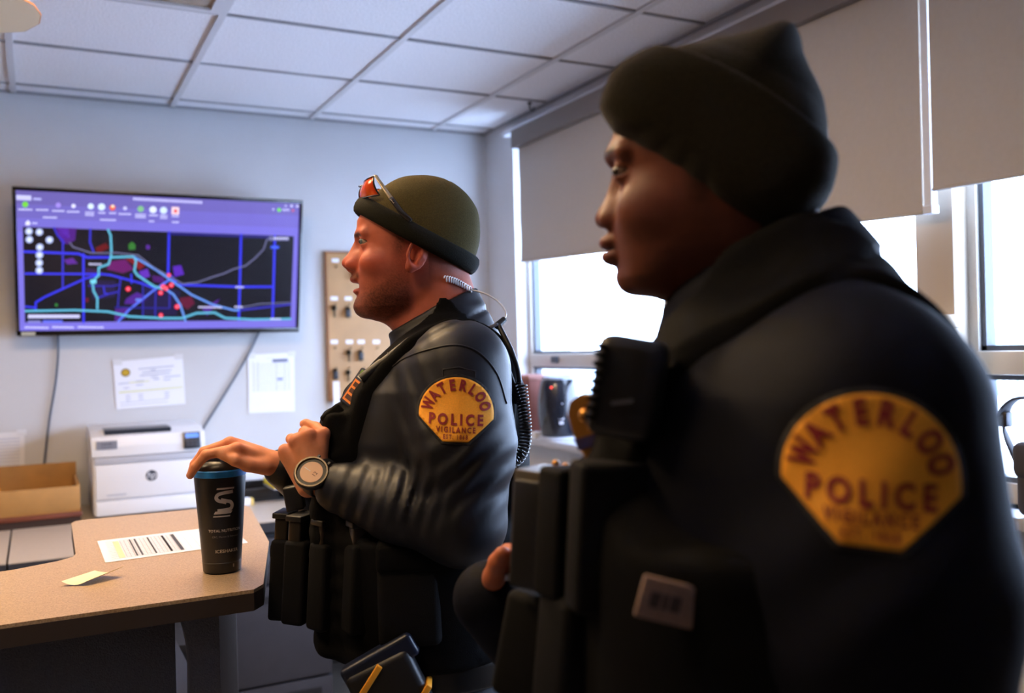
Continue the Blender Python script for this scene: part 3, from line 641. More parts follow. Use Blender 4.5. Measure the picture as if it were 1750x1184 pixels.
# ================================================================== on the window sill
hu = thing('humidifier', 'rounded black appliance with a red light on the window sill', 'appliance', (2.075, 3.58, SILL)); m_hb = mat('glossy_black', lin(30, 32, 40), .22, coat=.3)
MB().lathe([(.07, .0), (.078, .012), (.092, .06), (.098, .12), (.095, .18), (.086, .235), (.08, .26), (.074, .268), (0, .268)], n=36).build('shell', m_hb, hu, auto=True)
MB().lathe([(.0, .268), (.072, .268), (.072, .278), (.04, .29), (0, .29)], n=30).build('lid', mat('grey_lid', lin(150, 156, 170), .4), hu, auto=True)
MB().lathe([(.095, 0), (.095, .012), (.085, .016), (.0, .016)], n=30).build('base_ring', mat('pale_ring', lin(190, 196, 208), .4), hu, auto=True)
dv = np.array([-.46, -.89]) * .094
MB().sph((dv[0] - .025, dv[1] + .03, .235), .005, 8).build('indicator_light', mat('red_led', (.6, .02, .02), .3, emit=((1, .05, .03), 2.0)), hu)
for z, s in ((.16, .010), (.10, .016), (.08, .010)):
    MB().box((-.5 * s - .004, -.002, -.006), (.5 * s + .004, .004, .006), .001, Matrix.Translation((dv[0] * 1.01 + .004, dv[1] * 1.01, z)) @ Matrix.Rotation(math.radians(-27), 4, 'Z')).build('marking', mat('white_mark', lin(225, 228, 240), .4), hu)
bk = thing('cardboard_box', 'red brown carton beside the black appliance on the sill', 'box', (2.05, 3.80, SILL)); bx('carton', (-.05, -.085, 0), (.07, .10, .265), mat('carton_red_brown', lin(130, 78, 70), .7), bk, .002); bx('flap', (-.055, -.09, .265), (.075, .105, .285), mat('carton_flap', lin(168, 120, 112), .7), bk, .002)
bx('label_sheet', (-.052, -.04, .13), (-.05, .07, .24), MATS['white_paper'], bk)
wpad = thing('white_adapter', 'small white plug box on the sill left of the black appliance', 'adapter', (2.01, 3.685, SILL)); bx('case', (-.015, -.02, 0), (.02, .02, .03), m_white, wpad, .004); MB().tube([(.0, .02, .012), (-.01, .03, .006), (-.012, .06, .004)], .003, 6).build('lead', m_white, wpad)
cn = thing('cream_canister', 'tall cream plastic canister on the sill behind the dark shoulder', 'canister', (2.05, 1.595, SILL)); m_cr = mat('cream_plastic', lin(168, 148, 122), .45)
MB().lathe([(.040, 0), (.044, .01), (.045, .38), (.046, .44), (.046, .465), (.044, .472), (0, .472)], n=30).build('canister_body', m_cr, cn, auto=True); MB().lathe([(.046, .440), (.049, .442), (.049, .47), (.046, .474), (0, .474)], n=30).build('lid', m_cr, cn, auto=True)
bg_ = thing('shoulder_bag', 'dark grey bag with a curved strap on the sill at the right edge', 'bag', (2.05, 1.27, SILL)); m_bag = mat('bag_fabric', lin(60, 58, 62), .8, bump=(300, .3, .001))
MB().box((-.055, -.17, 0), (.07, .10, .16), .025, seg=3).build('bag_body', m_bag, bg_, auto=True)
MB().box((-.065, -.17, .09), (.07, .10, .175), .02, seg=3).build('flap', m_bag, bg_, auto=True)
sp = spline([(-.02, .10, .10), (-.03, .135, .20), (-.035, .125, .25), (-.035, .08, .275), (-.03, .0, .255), (-.02, -.10, .19), (-.02, -.16, .12)], 8)
MB().tube(sp, .01, 10, flat=(.004, .02, (0, 0, 1))).build('strap', m_bag, bg_, True); bx('buckle', (-.045, .118, .205), (-.02, .142, .24), MATS['dark_metal'], bg_, .003)
# ================================================================== implicit surfaces for bodies and cloth
def smin(a, b, k):
    h = np.maximum(k - np.abs(a - b), 0) / k
    return np.minimum(a, b) - h * h * k * .25
def smax(a, b, k): return -smin(-a, -b, k)
def cap(P, a, b, ra, rb):
    a, b = np.asarray(a, np.float32), np.asarray(b, np.float32); ab = b - a
    t = np.clip(((P - a) @ ab) / max(1e-9, float(ab @ ab)), 0, 1)
    return np.linalg.norm(P - a - t[:, None] * ab, axis=1) - (ra + (rb - ra) * t)
def chain(P, pts, rad, k=.01):
    d = None
    for a, b, ra, rb in zip(pts, pts[1:], rad, rad[1:]):
        e = cap(P, a, b, ra, rb); d = e if d is None else smin(d, e, k)
    return d
def ell(P, c, r, R=None):
    q = P - np.asarray(c, np.float32)
    if R is not None: q = q @ R
    r = np.asarray(r, np.float32); k0 = np.linalg.norm(q / r, axis=1); k1 = np.linalg.norm(q / (r * r), axis=1)
    return k0 * (k0 - 1) / np.maximum(k1, 1e-6)
def rbox(P, c, h, r, R=None):
    q = P - np.asarray(c, np.float32)
    if R is not None: q = q @ R
    q = np.abs(q) - (np.asarray(h, np.float32) - r)
    return np.linalg.norm(np.maximum(q, 0), axis=1) + np.minimum(q.max(axis=1), 0) - r
def loft(P, Z, fr, bk, hw, n=2.4, yc=None):
    """stack of super-ellipses: front x, back x, half width over height z"""
    z = P[:, 2]; F = np.interp(z, Z, fr); B = np.interp(z, Z, bk); Wd = np.interp(z, Z, hw)
    c, a = (F + B) / 2, (F - B) / 2; y = P[:, 1] - (0 if yc is None else np.interp(z, Z, yc))
    q = (np.abs((P[:, 0] - c) / a) ** n + np.abs(y / Wd) ** n) ** (1 / n)
    d = (q - 1) * np.minimum(a, Wd)
    return np.maximum(d, np.maximum(Z[0] - z, z - Z[-1]))
def rotm(ax, deg):
    return np.array(Matrix.Rotation(math.radians(deg), 3, ax), np.float32)
def surf(f, lo, hi, h):
    """surface nets on a sparse grid -> verts, quads"""
    lo, hi = np.array(lo, float), np.array(hi, float); B = 4
    nb = np.ceil((hi - lo) / (h * B)).astype(int) + 1; n = nb * B
    g = [lo[i] + h * np.arange(n[i]) for i in range(3)]
    gc = [lo[i] + h * (np.arange(nb[i]) * B + (B - 1) / 2) for i in range(3)]
    Pc = np.stack(np.meshgrid(*gc, indexing='ij'), -1).reshape(-1, 3).astype(np.float32)
    fc = f(Pc).reshape(nb); act = np.abs(fc) < h * B * 1.7
    a2 = act.copy()
    for ax in range(3):
        for s in (-1, 1): a2 |= np.roll(act, s, axis=ax)
    up = lambda a: a.repeat(B, 0).repeat(B, 1).repeat(B, 2)
    V = up(fc).astype(np.float32); M = up(a2); idx = np.argwhere(M)
    P = (lo + idx * h).astype(np.float32)
    vals = np.concatenate([f(P[i:i + 200000]) for i in range(0, len(P), 200000)])
    V[M] = vals
    S = V < 0
    cnt = sum(S[i:n[0] - 1 + i, j:n[1] - 1 + j, k:n[2] - 1 + k].astype(np.int8) for i in (0, 1) for j in (0, 1) for k in (0, 1))
    C = np.argwhere((cnt > 0) & (cnt < 8)); cid = -np.ones(np.array(n) - 1, np.int64); cid[tuple(C.T)] = np.arange(len(C))
    off = np.array([(i, j, k) for i in (0, 1) for j in (0, 1) for k in (0, 1)])
    cv = np.stack([V[tuple((C + o).T)] for o in off], 1)
    acc = np.zeros((len(C), 3)); num = np.zeros(len(C))
    for a in range(8):
        for b in range(a + 1, 8):
            if np.abs(off[a] - off[b]).sum() != 1: continue
            va, vb = cv[:, a], cv[:, b]; m = (va < 0) != (vb < 0); t = np.where(m, va / np.where(m, va - vb, 1), 0)
            acc += m[:, None] * (off[a] + t[:, None] * (off[b] - off[a])); num += m
    verts = lo + h * (C + acc / num[:, None])
    quads = []
    for ax in range(3):
        o1, o2 = [(1, 2), (2, 0), (0, 1)][ax]
        sl = [slice(1, -1)] * 3; sl[ax] = slice(0, -1); sh = list(sl); sh[ax] = slice(1, None)
        A, Bv = S[tuple(sl)], S[tuple(sh)]; E = np.argwhere(A != Bv) + np.array([0 if i == ax else 1 for i in range(3)])
        E = E[(E < np.array(n) - 1).all(1)]
        s = S[tuple(E.T)]
        e1 = np.zeros(3, int); e1[o1] = 1; e2 = np.zeros(3, int); e2[o2] = 1
        q = np.stack([cid[tuple((E - e1 - e2).T)], cid[tuple((E - e2).T)], cid[tuple(E.T)], cid[tuple((E - e1).T)]], 1)
        q[~s] = q[~s][:, ::-1]; quads.append(q[(q >= 0).all(1)])
    return verts, np.concatenate(quads)
def join_vq(*parts):
    V, Q, o = [], [], 0
    for v, q in parts: V.append(v); Q.append(q + o); o += len(v)
    return np.concatenate(V), np.concatenate(Q)
def vq_obj(name, vq, m, parent, colf=None):
    v, q = vq; me = bpy.data.meshes.new(name)
    me.vertices.add(len(v)); me.vertices.foreach_set('co', v.astype(np.float32).ravel())
    me.loops.add(len(q) * 4); me.loops.foreach_set('vertex_index', q.astype(np.int32).ravel())
    me.polygons.add(len(q)); me.polygons.foreach_set('loop_start', np.arange(0, len(q) * 4, 4, dtype=np.int32)); me.polygons.foreach_set('loop_total', np.full(len(q), 4, np.int32))
    me.update(calc_edges=True); me.validate()
    if colf is not None:
        at = me.color_attributes.new('Col', 'FLOAT_COLOR', 'POINT'); c = np.ones((len(v), 4), np.float32); c[:, :3] = colf(v); at.data.foreach_set('color', c.ravel())
    return add(name, me, m, parent, True)
def proj_y(f, x, z, y0, off):
    """first point of surface f met when coming from y0 towards -y at (x, z); vectorised"""
    x, z = np.asarray(x, np.float32), np.asarray(z, np.float32); y = np.full_like(x, y0)
    for _ in range(60):
        d = f(np.stack([x, y, z], 1)) - off; y = y - np.clip(d, -.01, .01) * .8
    return y
def gmask(P, c, r):
    q = (P - np.asarray(c)) / np.asarray(r); return np.exp(-(q * q).sum(1))

def person_frame(px, dist, yaw_extra=0.0):
    """frame standing under pixel column px at the given distance: x forward (picture left), y towards the camera, z up"""
    base = atD(px, 600, dist); Lv = -ray(px, 600) * np.array([1, 1, 0]); Lv /= np.linalg.norm(Lv)
    a = math.radians(yaw_extra); Lv = np.array([Lv[0] * math.cos(a) - Lv[1] * math.sin(a), Lv[0] * math.sin(a) + Lv[1] * math.cos(a), 0])
    Fv = np.array([Lv[1], -Lv[0], 0]); O = np.array([base[0], base[1], 0.0])
    def LP(u, v, l):
        d = ray(u, v); t = (l - (CAM - O) @ Lv) / (d @ Lv); p = CAM + d * t - O
        return np.array([p @ Fv, l, p[2]])
    return O, math.atan2(Fv[1], Fv[0]), LP

def head_sdf(P, H):
    """P in head space: x forward, y left, z up, origin between the ear canals"""
    x, y, z = P[:, 0], P[:, 1], P[:, 2]; Q = P.copy(); Q[:, 1] = np.abs(y); S_ = H['sec']
    Z = S_[:, 0]; xc = np.interp(z, Z, S_[:, 1]); af = np.interp(z, Z, S_[:, 2]); ab = np.interp(z, Z, S_[:, 3]); b = np.interp(z, Z, S_[:, 4])
    dx = x - xc; a = np.where(dx > 0, af - xc, xc - ab); nn = 2.25
    q = (np.abs(dx / a) ** nn + np.abs(y / b) ** nn) ** (1 / nn); d = (q - 1) * np.minimum(a, b)
    d = smax(d, np.maximum(Z[0] - z, z - Z[-1]), .015)
    d = smin(d, ell(P, H['cran'][0], H['cran'][1]), .02)
    for c, r, k in H['add']: d = smin(d, ell(Q, c, r), k)
    for a_, b_, ra, rb, k in H['caps']: d = smin(d, cap(Q, a_, b_, ra, rb), k)
    for c, r, k in H['sub']: d = smax(d, -ell(Q, c, r), k)
    e = H['eye']; er = H['er']
    lid = np.linalg.norm(Q - np.asarray(e, np.float32), axis=1) - (er + .0016)
    d = smin(d, lid, .005)
    slit = ell(Q, (e[0] + er * .45, e[1] + .002, e[2] - .0005), (er * 1.0, .0150, .0043)); d = smax(d, -slit, .0015)
    # neck
    for a_, b_, ra, rb, k in H['neck']: d = smin(d, cap(P, a_, b_, ra, rb), k)
    # ears
    if 'ear' in H:
        c = np.asarray(H['ear'], np.float32); R = rotm('Y', H.get('ear_tilt', -14)) @ rotm('Z', 18)
        T = (Q - c) @ R
        pin = ell(T, (0, 0, .002), (.0175, .006, .028)); pin = smin(pin, ell(T, (.006, 0, -.024), (.009, .006, .010)), .008)
        conch = ell(T, (.0035, .006, .0), (.0105, .008, .017)); pin = smax(pin, -conch, .004)
        an = np.linspace(-.3, 4.4, 14); hel = [(-.0145 * math.sin(t - .35) - .000, .003, .002 + .026 * math.cos(t - .35)) for t in an]
        pin = smin(pin, chain(T, hel, [.0032] * 14, .003), .003)
        pin = smin(pin, chain(T, [(-.007, .003, .014), (-.008, .004, .0), (-.004, .003, -.012)], [.003, .0035, .003], .003), .004)
        pin = smin(pin, ell(T, (.0135, .001, -.003), (.0045, .005, .007)), .004)
        d = smin(d, pin, .004); d = smax(d, -ell(T, (.0035, .004, .0), (.0095, .0095, .0165)), .003)
        d = smin(d, chain(T, [(-.0075, .0035, .012), (-.0085, .004, .0), (-.004, .0035, -.012)], [.0025, .003, .0025], .003), .003)
    return d
def hand_sdf(P, wr, K, fingers, thumb, fr=.0088, wrist_r=(.024, .021), palm_k=.014):
    """wr: (forearm point, wrist point); K: four knuckles; fingers: joint lists after each knuckle; thumb: joint list"""
    d = cap(P, wr[0], wr[1], wrist_r[0], wrist_r[1])
    for i, k in enumerate(K): d = smin(d, cap(P, wr[1], k, .0150, .0108 - .0006 * abs(i - 1)), palm_k)
    mid = np.mean(K, axis=0)
    d = smin(d, cap(P, np.asarray(wr[1]) * .55 + mid * .45, mid, .017, .0125), .012)
    fd = None
    for i, (k, js) in enumerate(zip(K, fingers)):
        s = (1.0, 1.04, 1.0, .86)[i]; n = len(js); rad = [fr * 1.08 * s] + [fr * s * (1.0 - .11 * t) for t in range(n)]
        c = chain(P, [k] + list(js), rad, .003); fd = c if fd is None else smin(fd, c, .0015)
    d = smin(d, fd, .006)
    t = chain(P, thumb, [.0155, .0125, .0105, .0088][:len(thumb)], .004); d = smin(d, t, .009)
    return d
def patch_build(parent, name, place, S, bold=.048):
    """sleeve patch in unit coordinates, mapped by place(a, b, off); three stacked layers"""
    def outline(g):
        c0 = (0, -.06); pts = [(c0[0] + (.5 + g) * math.cos(t), c0[1] + (.5 + g) * math.sin(t)) for t in np.radians(np.linspace(-7, 187, 40))]
        return pts + [(-.165 - g * .6, -.435 - g), (.165 + g * .6, -.435 - g)]
    def inside(pts, p):
        c = False; j = len(pts) - 1
        for i in range(len(pts)):
            if (pts[i][1] > p[1]) != (pts[j][1] > p[1]) and p[0] < (pts[j][0] - pts[i][0]) * (p[1] - pts[i][1]) / (pts[j][1] - pts[i][1]) + pts[i][0]: c = not c
            j = i
        return c
    objs = []
    for nm, g, off, m in ((name, .035, .0010, mat('patch_border', lin(16, 16, 22), .8)), ('patch_field', 0.0, .0018, mat('patch_yellow', lin(252, 168, 30), .75, noise=(900, .22), bump=(900, .5, .0006)))):
        pts = outline(g); bm = bmesh.new(); vs = [bm.verts.new((p[0], p[1], 0)) for p in pts]; bm.faces.new(vs)
        for _ in range(1):
            for ax in ((1, 0, 0), (0, 1, 0)):
                for t in np.linspace(-.5, .5, 23): bmesh.ops.bisect_plane(bm, geom=list(bm.verts) + list(bm.edges) + list(bm.faces), plane_co=(t * ax[0], t * ax[1], 0), plane_no=ax)
        bm.verts.index_update(); V = np.array([v.co[:2] for v in bm.verts]); F = [[v.index for v in f.verts] for f in bm.faces]; bm.free()
        me = bpy.data.meshes.new(nm); X = place(V[:, 0], V[:, 1], off); me.from_pydata(X.tolist(), [], F); o = add(nm, me, m, parent, True); objs.append(o)
        s = o.modifiers.new('s', 'SOLIDIFY'); s.thickness = .001; s.offset = -1
    V, F = [], []
    def put(v, f):
        i = len(V); V.extend(v.tolist()); F.extend([[k + i for k in q] for q in f])
    word = 'WATERLOO'; angs = np.linspace(163, 17, 8)
    for ch, a in zip(word, angs):
        v, f = text_polys(ch, .205, bold, sub=.05); t = math.radians(a); r = .325; ca, sa = math.cos(t - math.pi / 2), math.sin(t - math.pi / 2)
        v = v * [.72, 1]; put(np.stack([v[:, 0] * ca - v[:, 1] * sa + r * math.cos(t), v[:, 0] * sa + v[:, 1] * ca + r * math.sin(t) - .06], 1), f)
    for w_, y, sz, tw, bd in (('POLICE', -.205, .205, .72, .040), ('VIGILANCE', -.308, .104, .52, .034), ('EST. 1868', -.395, .082, .32, .032)):
        v, f = text_polys(w_, sz, bd, sub=.05, space=1.45); ww = v[:, 0].max() - v[:, 0].min(); v[:, 0] = (v[:, 0] - v[:, 0].min() - ww / 2) * tw / ww; put(v + [0, y], f)
    V = np.array(V); X = place(V[:, 0], V[:, 1], .0030)
    me = bpy.data.meshes.new('patch_lettering'); me.from_pydata(X.tolist(), [], F); add('patch_lettering', me, mat('patch_red', lin(134, 12, 22), .7), parent)
    return objs[0]
# ================================================================== first officer, resting a hand on the cup
m_skin1 = mat('skin_fair', (1, 1, 1), .55, spec=.3, attr='Col', bump=(260, .18, .0012), noise=(70, .12))
m_skin1.node_tree.nodes['Principled BSDF'].inputs['Subsurface Weight'].default_value = .12
m_skin1.node_tree.nodes['Principled BSDF'].inputs['Subsurface Radius'].default_value = (.012, .004, .002)
m_shirt = mat('uniform_shirt', lin(20, 22, 31), .50, spec=.34, noise=(35, .15), bump=(900, .15, .0006))
m_vest = mat('vest_nylon', lin(13, 13, 15), .8, spec=.08, noise=(60, .2), bump=(700, .5, .001)); m_pouch = mat('pouch_nylon', lin(17, 17, 19), .75, spec=.12, bump=(600, .5, .001))
m_trou = mat('uniform_trousers', lin(24, 25, 32), .7, bump=(600, .2, .001)); m_boot = mat('black_leather', lin(18, 18, 19), .35)
m_knit = mat('olive_knit_cap', lin(80, 71, 42), .9, noise=(500, .3), bump=(700, .6, .001), spec=.1)
m_blackp = MATS['black_plastic']; m_dm = MATS['dark_metal']

O1, RZ1, LP1 = person_frame(760, 1.68)
of1 = thing('person', 'person in black uniform and olive cap resting a hand on the black shaker cup', 'person', tuple(O1), RZ1)
HO = LP1(705, 448, 0)                              # between the ears
H1 = dict(
    sec=np.array([(-.104, .060, .080, .035, .018), (-.099, .056, .0905, .026, .028), (-.091, .052, .0985, .015, .038), (-.080, .045, .1030, .0, .050), (-.064, .035, .0985, -.02, .0585), (-.05, .028, .0960, -.035, .0625),
                  (-.036, .022, .0985, -.055, .0655), (-.018, .015, .1010, -.07, .0690), (.0, .010, .0955, -.085, .0715), (.02, .0, .0915, -.092, .0735), (.034, .0, .0925, -.096, .0745), (.05, .0, .0985, -.098, .0745), (.075, .0, .0970, -.098, .0735), (.095, .0, .0850, -.096, .070), (.12, 0, .05, -.09, .055)]),
    cran=((-.010, 0, .056), (.093, .0735, .078)),
    add=[((.108, .0135, -.0035), (.0115, .0070, .0085), .006), ((.1165, 0, .0005), (.0105, .0095, .0095), .008),        # nostril wing, nose tip
         ((.0965, .0095, .004), (.0130, .0110, .0170), .012), ((.1015, .0, -.0285), (.0115, .0200, .0085), .006), ((.0985, 0, -.0505), (.0095, .0175, .0065), .005),           # lips
         ((.0900, 0, -.078), (.0165, .0200, .0175), .012), ((.066, .050, -.004), (.024, .018, .018), .02)],               # chin, cheek
    caps=[((.0935, 0, .040), (.1095, 0, .008), .0078, .0090, .010), ((.0935, .010, .048), (.082, .046, .049), .0065, .0060, .012),
          ((.112, 0, -.010), (.1035, 0, -.016), .006, .006, .006)],
    sub=[((.0990, .034, .035), (.0130, .0165, .0105), .010), ((.1145, .0075, -.0105), (.0050, .0032, .0050), .002), ((.1045, 0, -.0415), (.0160, .0190, .0042), .004)],
    eye=(.0785, .0325, .0350), er=.0122,
    neck=[((-.035, 0, -.01), (-.085, 0, -.20), .060, .070, .03), ((.036, 0, -.062), (-.03, 0, -.160), .028, .046, .030)],
    ear=(-.010, .0800, .006))
def hl1(P): return (P - HO).astype(np.float32)
f_head1 = lambda P: head_sdf(hl1(P), H1)
RW = [LP1(520, 815, -.06), LP1(468, 793, -.022)]
RK = [LP1(406, 766, .018), LP1(393, 757, -.002), LP1(398, 760, -.024), LP1(408, 768, -.044)]
RF = [[LP1(352, 777, .030), LP1(334, 797, .030), LP1(325, 812, .027)], [LP1(349, 772, .004), LP1(333, 793, .002), LP1(327, 808, .0)],
      [LP1(352, 776, -.030), LP1(338, 796, -.036), LP1(333, 810, -.038)], [LP1(370, 780, -.052), LP1(356, 794, -.060), LP1(350, 806, -.062)]]
RT = [LP1(452, 797, .0), LP1(424, 794, .018), LP1(402, 786, .030), LP1(384, 779, .028)]
f_rhand = lambda P: hand_sdf(P, RW, RK, RF, RT)
LWp = [LP1(600, 852, .175), LP1(542, 812, .150)]
LK = [LP1(553, 741, .145), LP1(528, 743, .152), LP1(505, 753, .148), LP1(487, 769, .138)]
LF = [[LP1(540, 730, .110), LP1(523, 724, .100), LP1(519, 724, .092)], [LP1(520, 738, .112), LP1(530, 760, .085), LP1(555, 770, .09)],
      [LP1(498, 750, .108), LP1(512, 768, .082), LP1(535, 775, .09)], [LP1(484, 768, .103), LP1(500, 782, .080), LP1(520, 790, .09)]]
LT = [LP1(563, 800, .128), LP1(582, 782, .112), LP1(586, 762, .100), LP1(580, 745, .095)]
f_lhand = lambda P: smin(hand_sdf(P, LWp, LK, LF, LT, wrist_r=(.029, .0255), palm_k=.0115), cap(P, LP1(527, 830, .142), LP1(494, 782, .136), .0195, .0135), .014)
# cloth: torso, sleeves, collar
def zpx(y): return LP1(760, y, 0)[2]
def fpx(x, y=800): return LP1(x, y, 0)[0]
T1 = [(1190, 598, 862, .175), (1150, 590, 855, .182), (1050, 582, 862, .188), (950, 578, 872, .198), (850, 582, 880, .207), (740, 592, 880, .212), (660, 618, 874, .205), (615, 655, 862, .185), (580, 690, 846, .135), (555, 715, 832, .085), (535, 730, 820, .060)]
TZ = np.array([zpx(t[0]) for t in T1]); TF = np.array([fpx(t[1]) for t in T1]); TB = np.array([fpx(t[2]) for t in T1]); TWd = np.array([t[3] for t in T1])
SHL, ELL, WRL = LP1(786, 632, .190), LP1(790, 893, .235), LP1(582, 834, .168)
SHR, ELR, WRR = LP1(770, 640, -.190), LP1(640, 905, -.245), LP1(484, 800, -.035)
def f_arm_l(P):
    d = chain(P, [SHL, SHL * .5 + ELL * .5 + np.array([-.004, .008, 0]), ELL], [.082, .078, .067], .03)
    fore = chain(P, [ELL, ELL * .5 + WRL * .5 + np.array([0, 0, -.003]), WRL], [.064, .056, .0415], .02)
    d = smin(d, fore, .022)
    # folds gathered at the elbow bend and below the shoulder
    bend = LP1(716, 842, .22); w = gmask(P, bend, (.055, .10, .050)); q = P - bend
    d = d + w * .0042 * np.sin(q[:, 0] * 290 + 5 * np.sin(q[:, 2] * 20))
    w2 = gmask(P, LP1(800, 800, .25), (.07, .10, .06)); q2 = P - LP1(800, 800, .25)
    d = d + w2 * .0040 * np.sin(q2[:, 2] * 150 + q2[:, 0] * 95 + 1.2 * np.sin(q2[:, 0] * 40))
    w3 = gmask(P, LP1(700, 700, .2), (.06, .10, .09)); q3 = P - LP1(700, 700, .2)
    d = d + w3 * .0035 * np.sin(q3[:, 0] * 170 - q3[:, 2] * 60)
    w4 = gmask(P, LP1(610, 842, .19), (.05, .08, .05)); d = d + w4 * .0022 * np.sin((P[:, 0] * .9 + P[:, 2] * .35) * 260)
    return d
def f_arm_r(P):
    d = chain(P, [SHR, ELR], [.080, .064], .03)
    return smin(d, chain(P, [ELR, ELR * .4 + WRR * .6, WRR], [.060, .050, .036], .02), .03)
def f_torso(P): return loft(P, TZ[::-1], TF[::-1], TB[::-1], TWd[::-1], 2.3) * .8 if TZ[0] > TZ[-1] else loft(P, TZ, TF, TB, TWd, 2.3) * .8
_ca, _cb = LP1(662, 570, 0), LP1(803, 496, 0); _cn = np.array([-(_cb - _ca)[2], 0, (_cb - _ca)[0]]); _cn = _cn / np.linalg.norm(_cn); _cn = _cn if _cn[2] > 0 else -_cn
NKa, NKb = HO + np.array([-.030, 0, -.02]), HO + np.array([-.082, 0, -.19])
def f_collar(P):
    d = cap(P, NKa, NKb, .0665, .090); d = smin(d, cap(P, LP1(700, 560, 0), LP1(745, 640, 0), .040, .06), .04)
    d = smax(d, ((P - _ca) @ _cn), .006); return smax(d, zpx(640) - P[:, 2], .02)
def f_shirt(P):
    d = smin(f_torso(P), f_arm_l(P), np.interp(P[:, 2], [zpx(800), zpx(660)], [.010, .045])); d = smin(d, f_arm_r(P), .045); d = smin(d, f_collar(P), .02)
    # collar fold line
    s = (P - _ca) @ _cn; near = np.exp(-((s + .045) / .004) ** 2) * (P[:, 2] > zpx(600)); d = d + .003 * near
    # throat opening
    return smax(d, -(cap(P, NKa, NKb * .55 + NKa * .45, .061, .066)), .004)
shirt = vq_obj('uniform_shirt', surf(f_shirt, (-.34, -.36, zpx(1180)), (.36, .36, zpx(480)), .0043), m_shirt, of1)
# shirt seam and small tab on the sleeve
def on_shirt(u, v, l0, off): p = LP1(u, v, l0); y = proj_y(f_shirt, [p[0]], [p[2]], .42, off)[0]; return np.array([p[0], y, p[2]])
MB().tube([tuple(on_shirt(u, v, .25, .0005)) for u, v in spline([(650, 640), (690, 612), (745, 594), (785, 590), (820, 604), (850, 640), (866, 690)], 5)], .0016, 6).build('shoulder_seam', m_shirt, shirt, True)
MB().tube([tuple(on_shirt(u, v, .25, .0004)) for u, v in ((757, 631), (784, 627), (812, 634), (812, 646), (784, 639), (757, 643))], .0013, 6, True).build('sleeve_tab', m_shirt, shirt, True)
# sleeve patch
def place1(a, b, off):
    th = math.radians(-4); a2, b2 = a * math.cos(th) - b * math.sin(th), a * math.sin(th) + b * math.cos(th)
    c = LP1(780, 698, .27); s = .114; x = c[0] - a2 * s; z = c[2] + b2 * s * .96
    y = proj_y(f_shirt, x, z, .42, off); return np.stack([x, y, z], 1)
patch_build(shirt, 'sleeve_patch', place1, .11)

# skin: head, neck, hands and the covered body in one mesh
f_core = lambda P: smin(smin(loft(P, TZ if TZ[0] < TZ[-1] else TZ[::-1], (TF if TZ[0] < TZ[-1] else TF[::-1]) - .03, (TB if TZ[0] < TZ[-1] else TB[::-1]) + .03, (TWd if TZ[0] < TZ[-1] else TWd[::-1]) * .8, 2.3) * .8,
                          smin(chain(P, [SHL, ELL, WRL], [.05, .042, .024], .03), chain(P, [SHR, ELR, WRR], [.05, .042, .024], .03), .01), .03),
                     np.minimum(chain(P, [np.array((-.01, .09, .9)), np.array((.01, .10, .48)), np.array((-.03, .10, .10))], [.075, .052, .038], .03), chain(P, [np.array((-.01, -.09, .9)), np.array((.02, -.11, .48)), np.array((-.02, -.11, .10))], [.075, .052, .038], .03)), .03)
vh = surf(f_head1, HO + [-.16, -.13, -.21], HO + [.15, .13, .17], .0021)
vr = surf(f_rhand, np.min(RK + RW + sum(RF, []) + RT, axis=0) - .04, np.max(RK + RW + sum(RF, []) + RT, axis=0) + .04, .0017)
vl = surf(f_lhand, np.min(LK + LWp + sum(LF, []) + LT, axis=0) - .04, np.max(LK + LWp + sum(LF, []) + LT, axis=0) + .04, .0017)
vc = surf(f_core, (-.3, -.35, .05), (.4, .35, zpx(560)), .02)
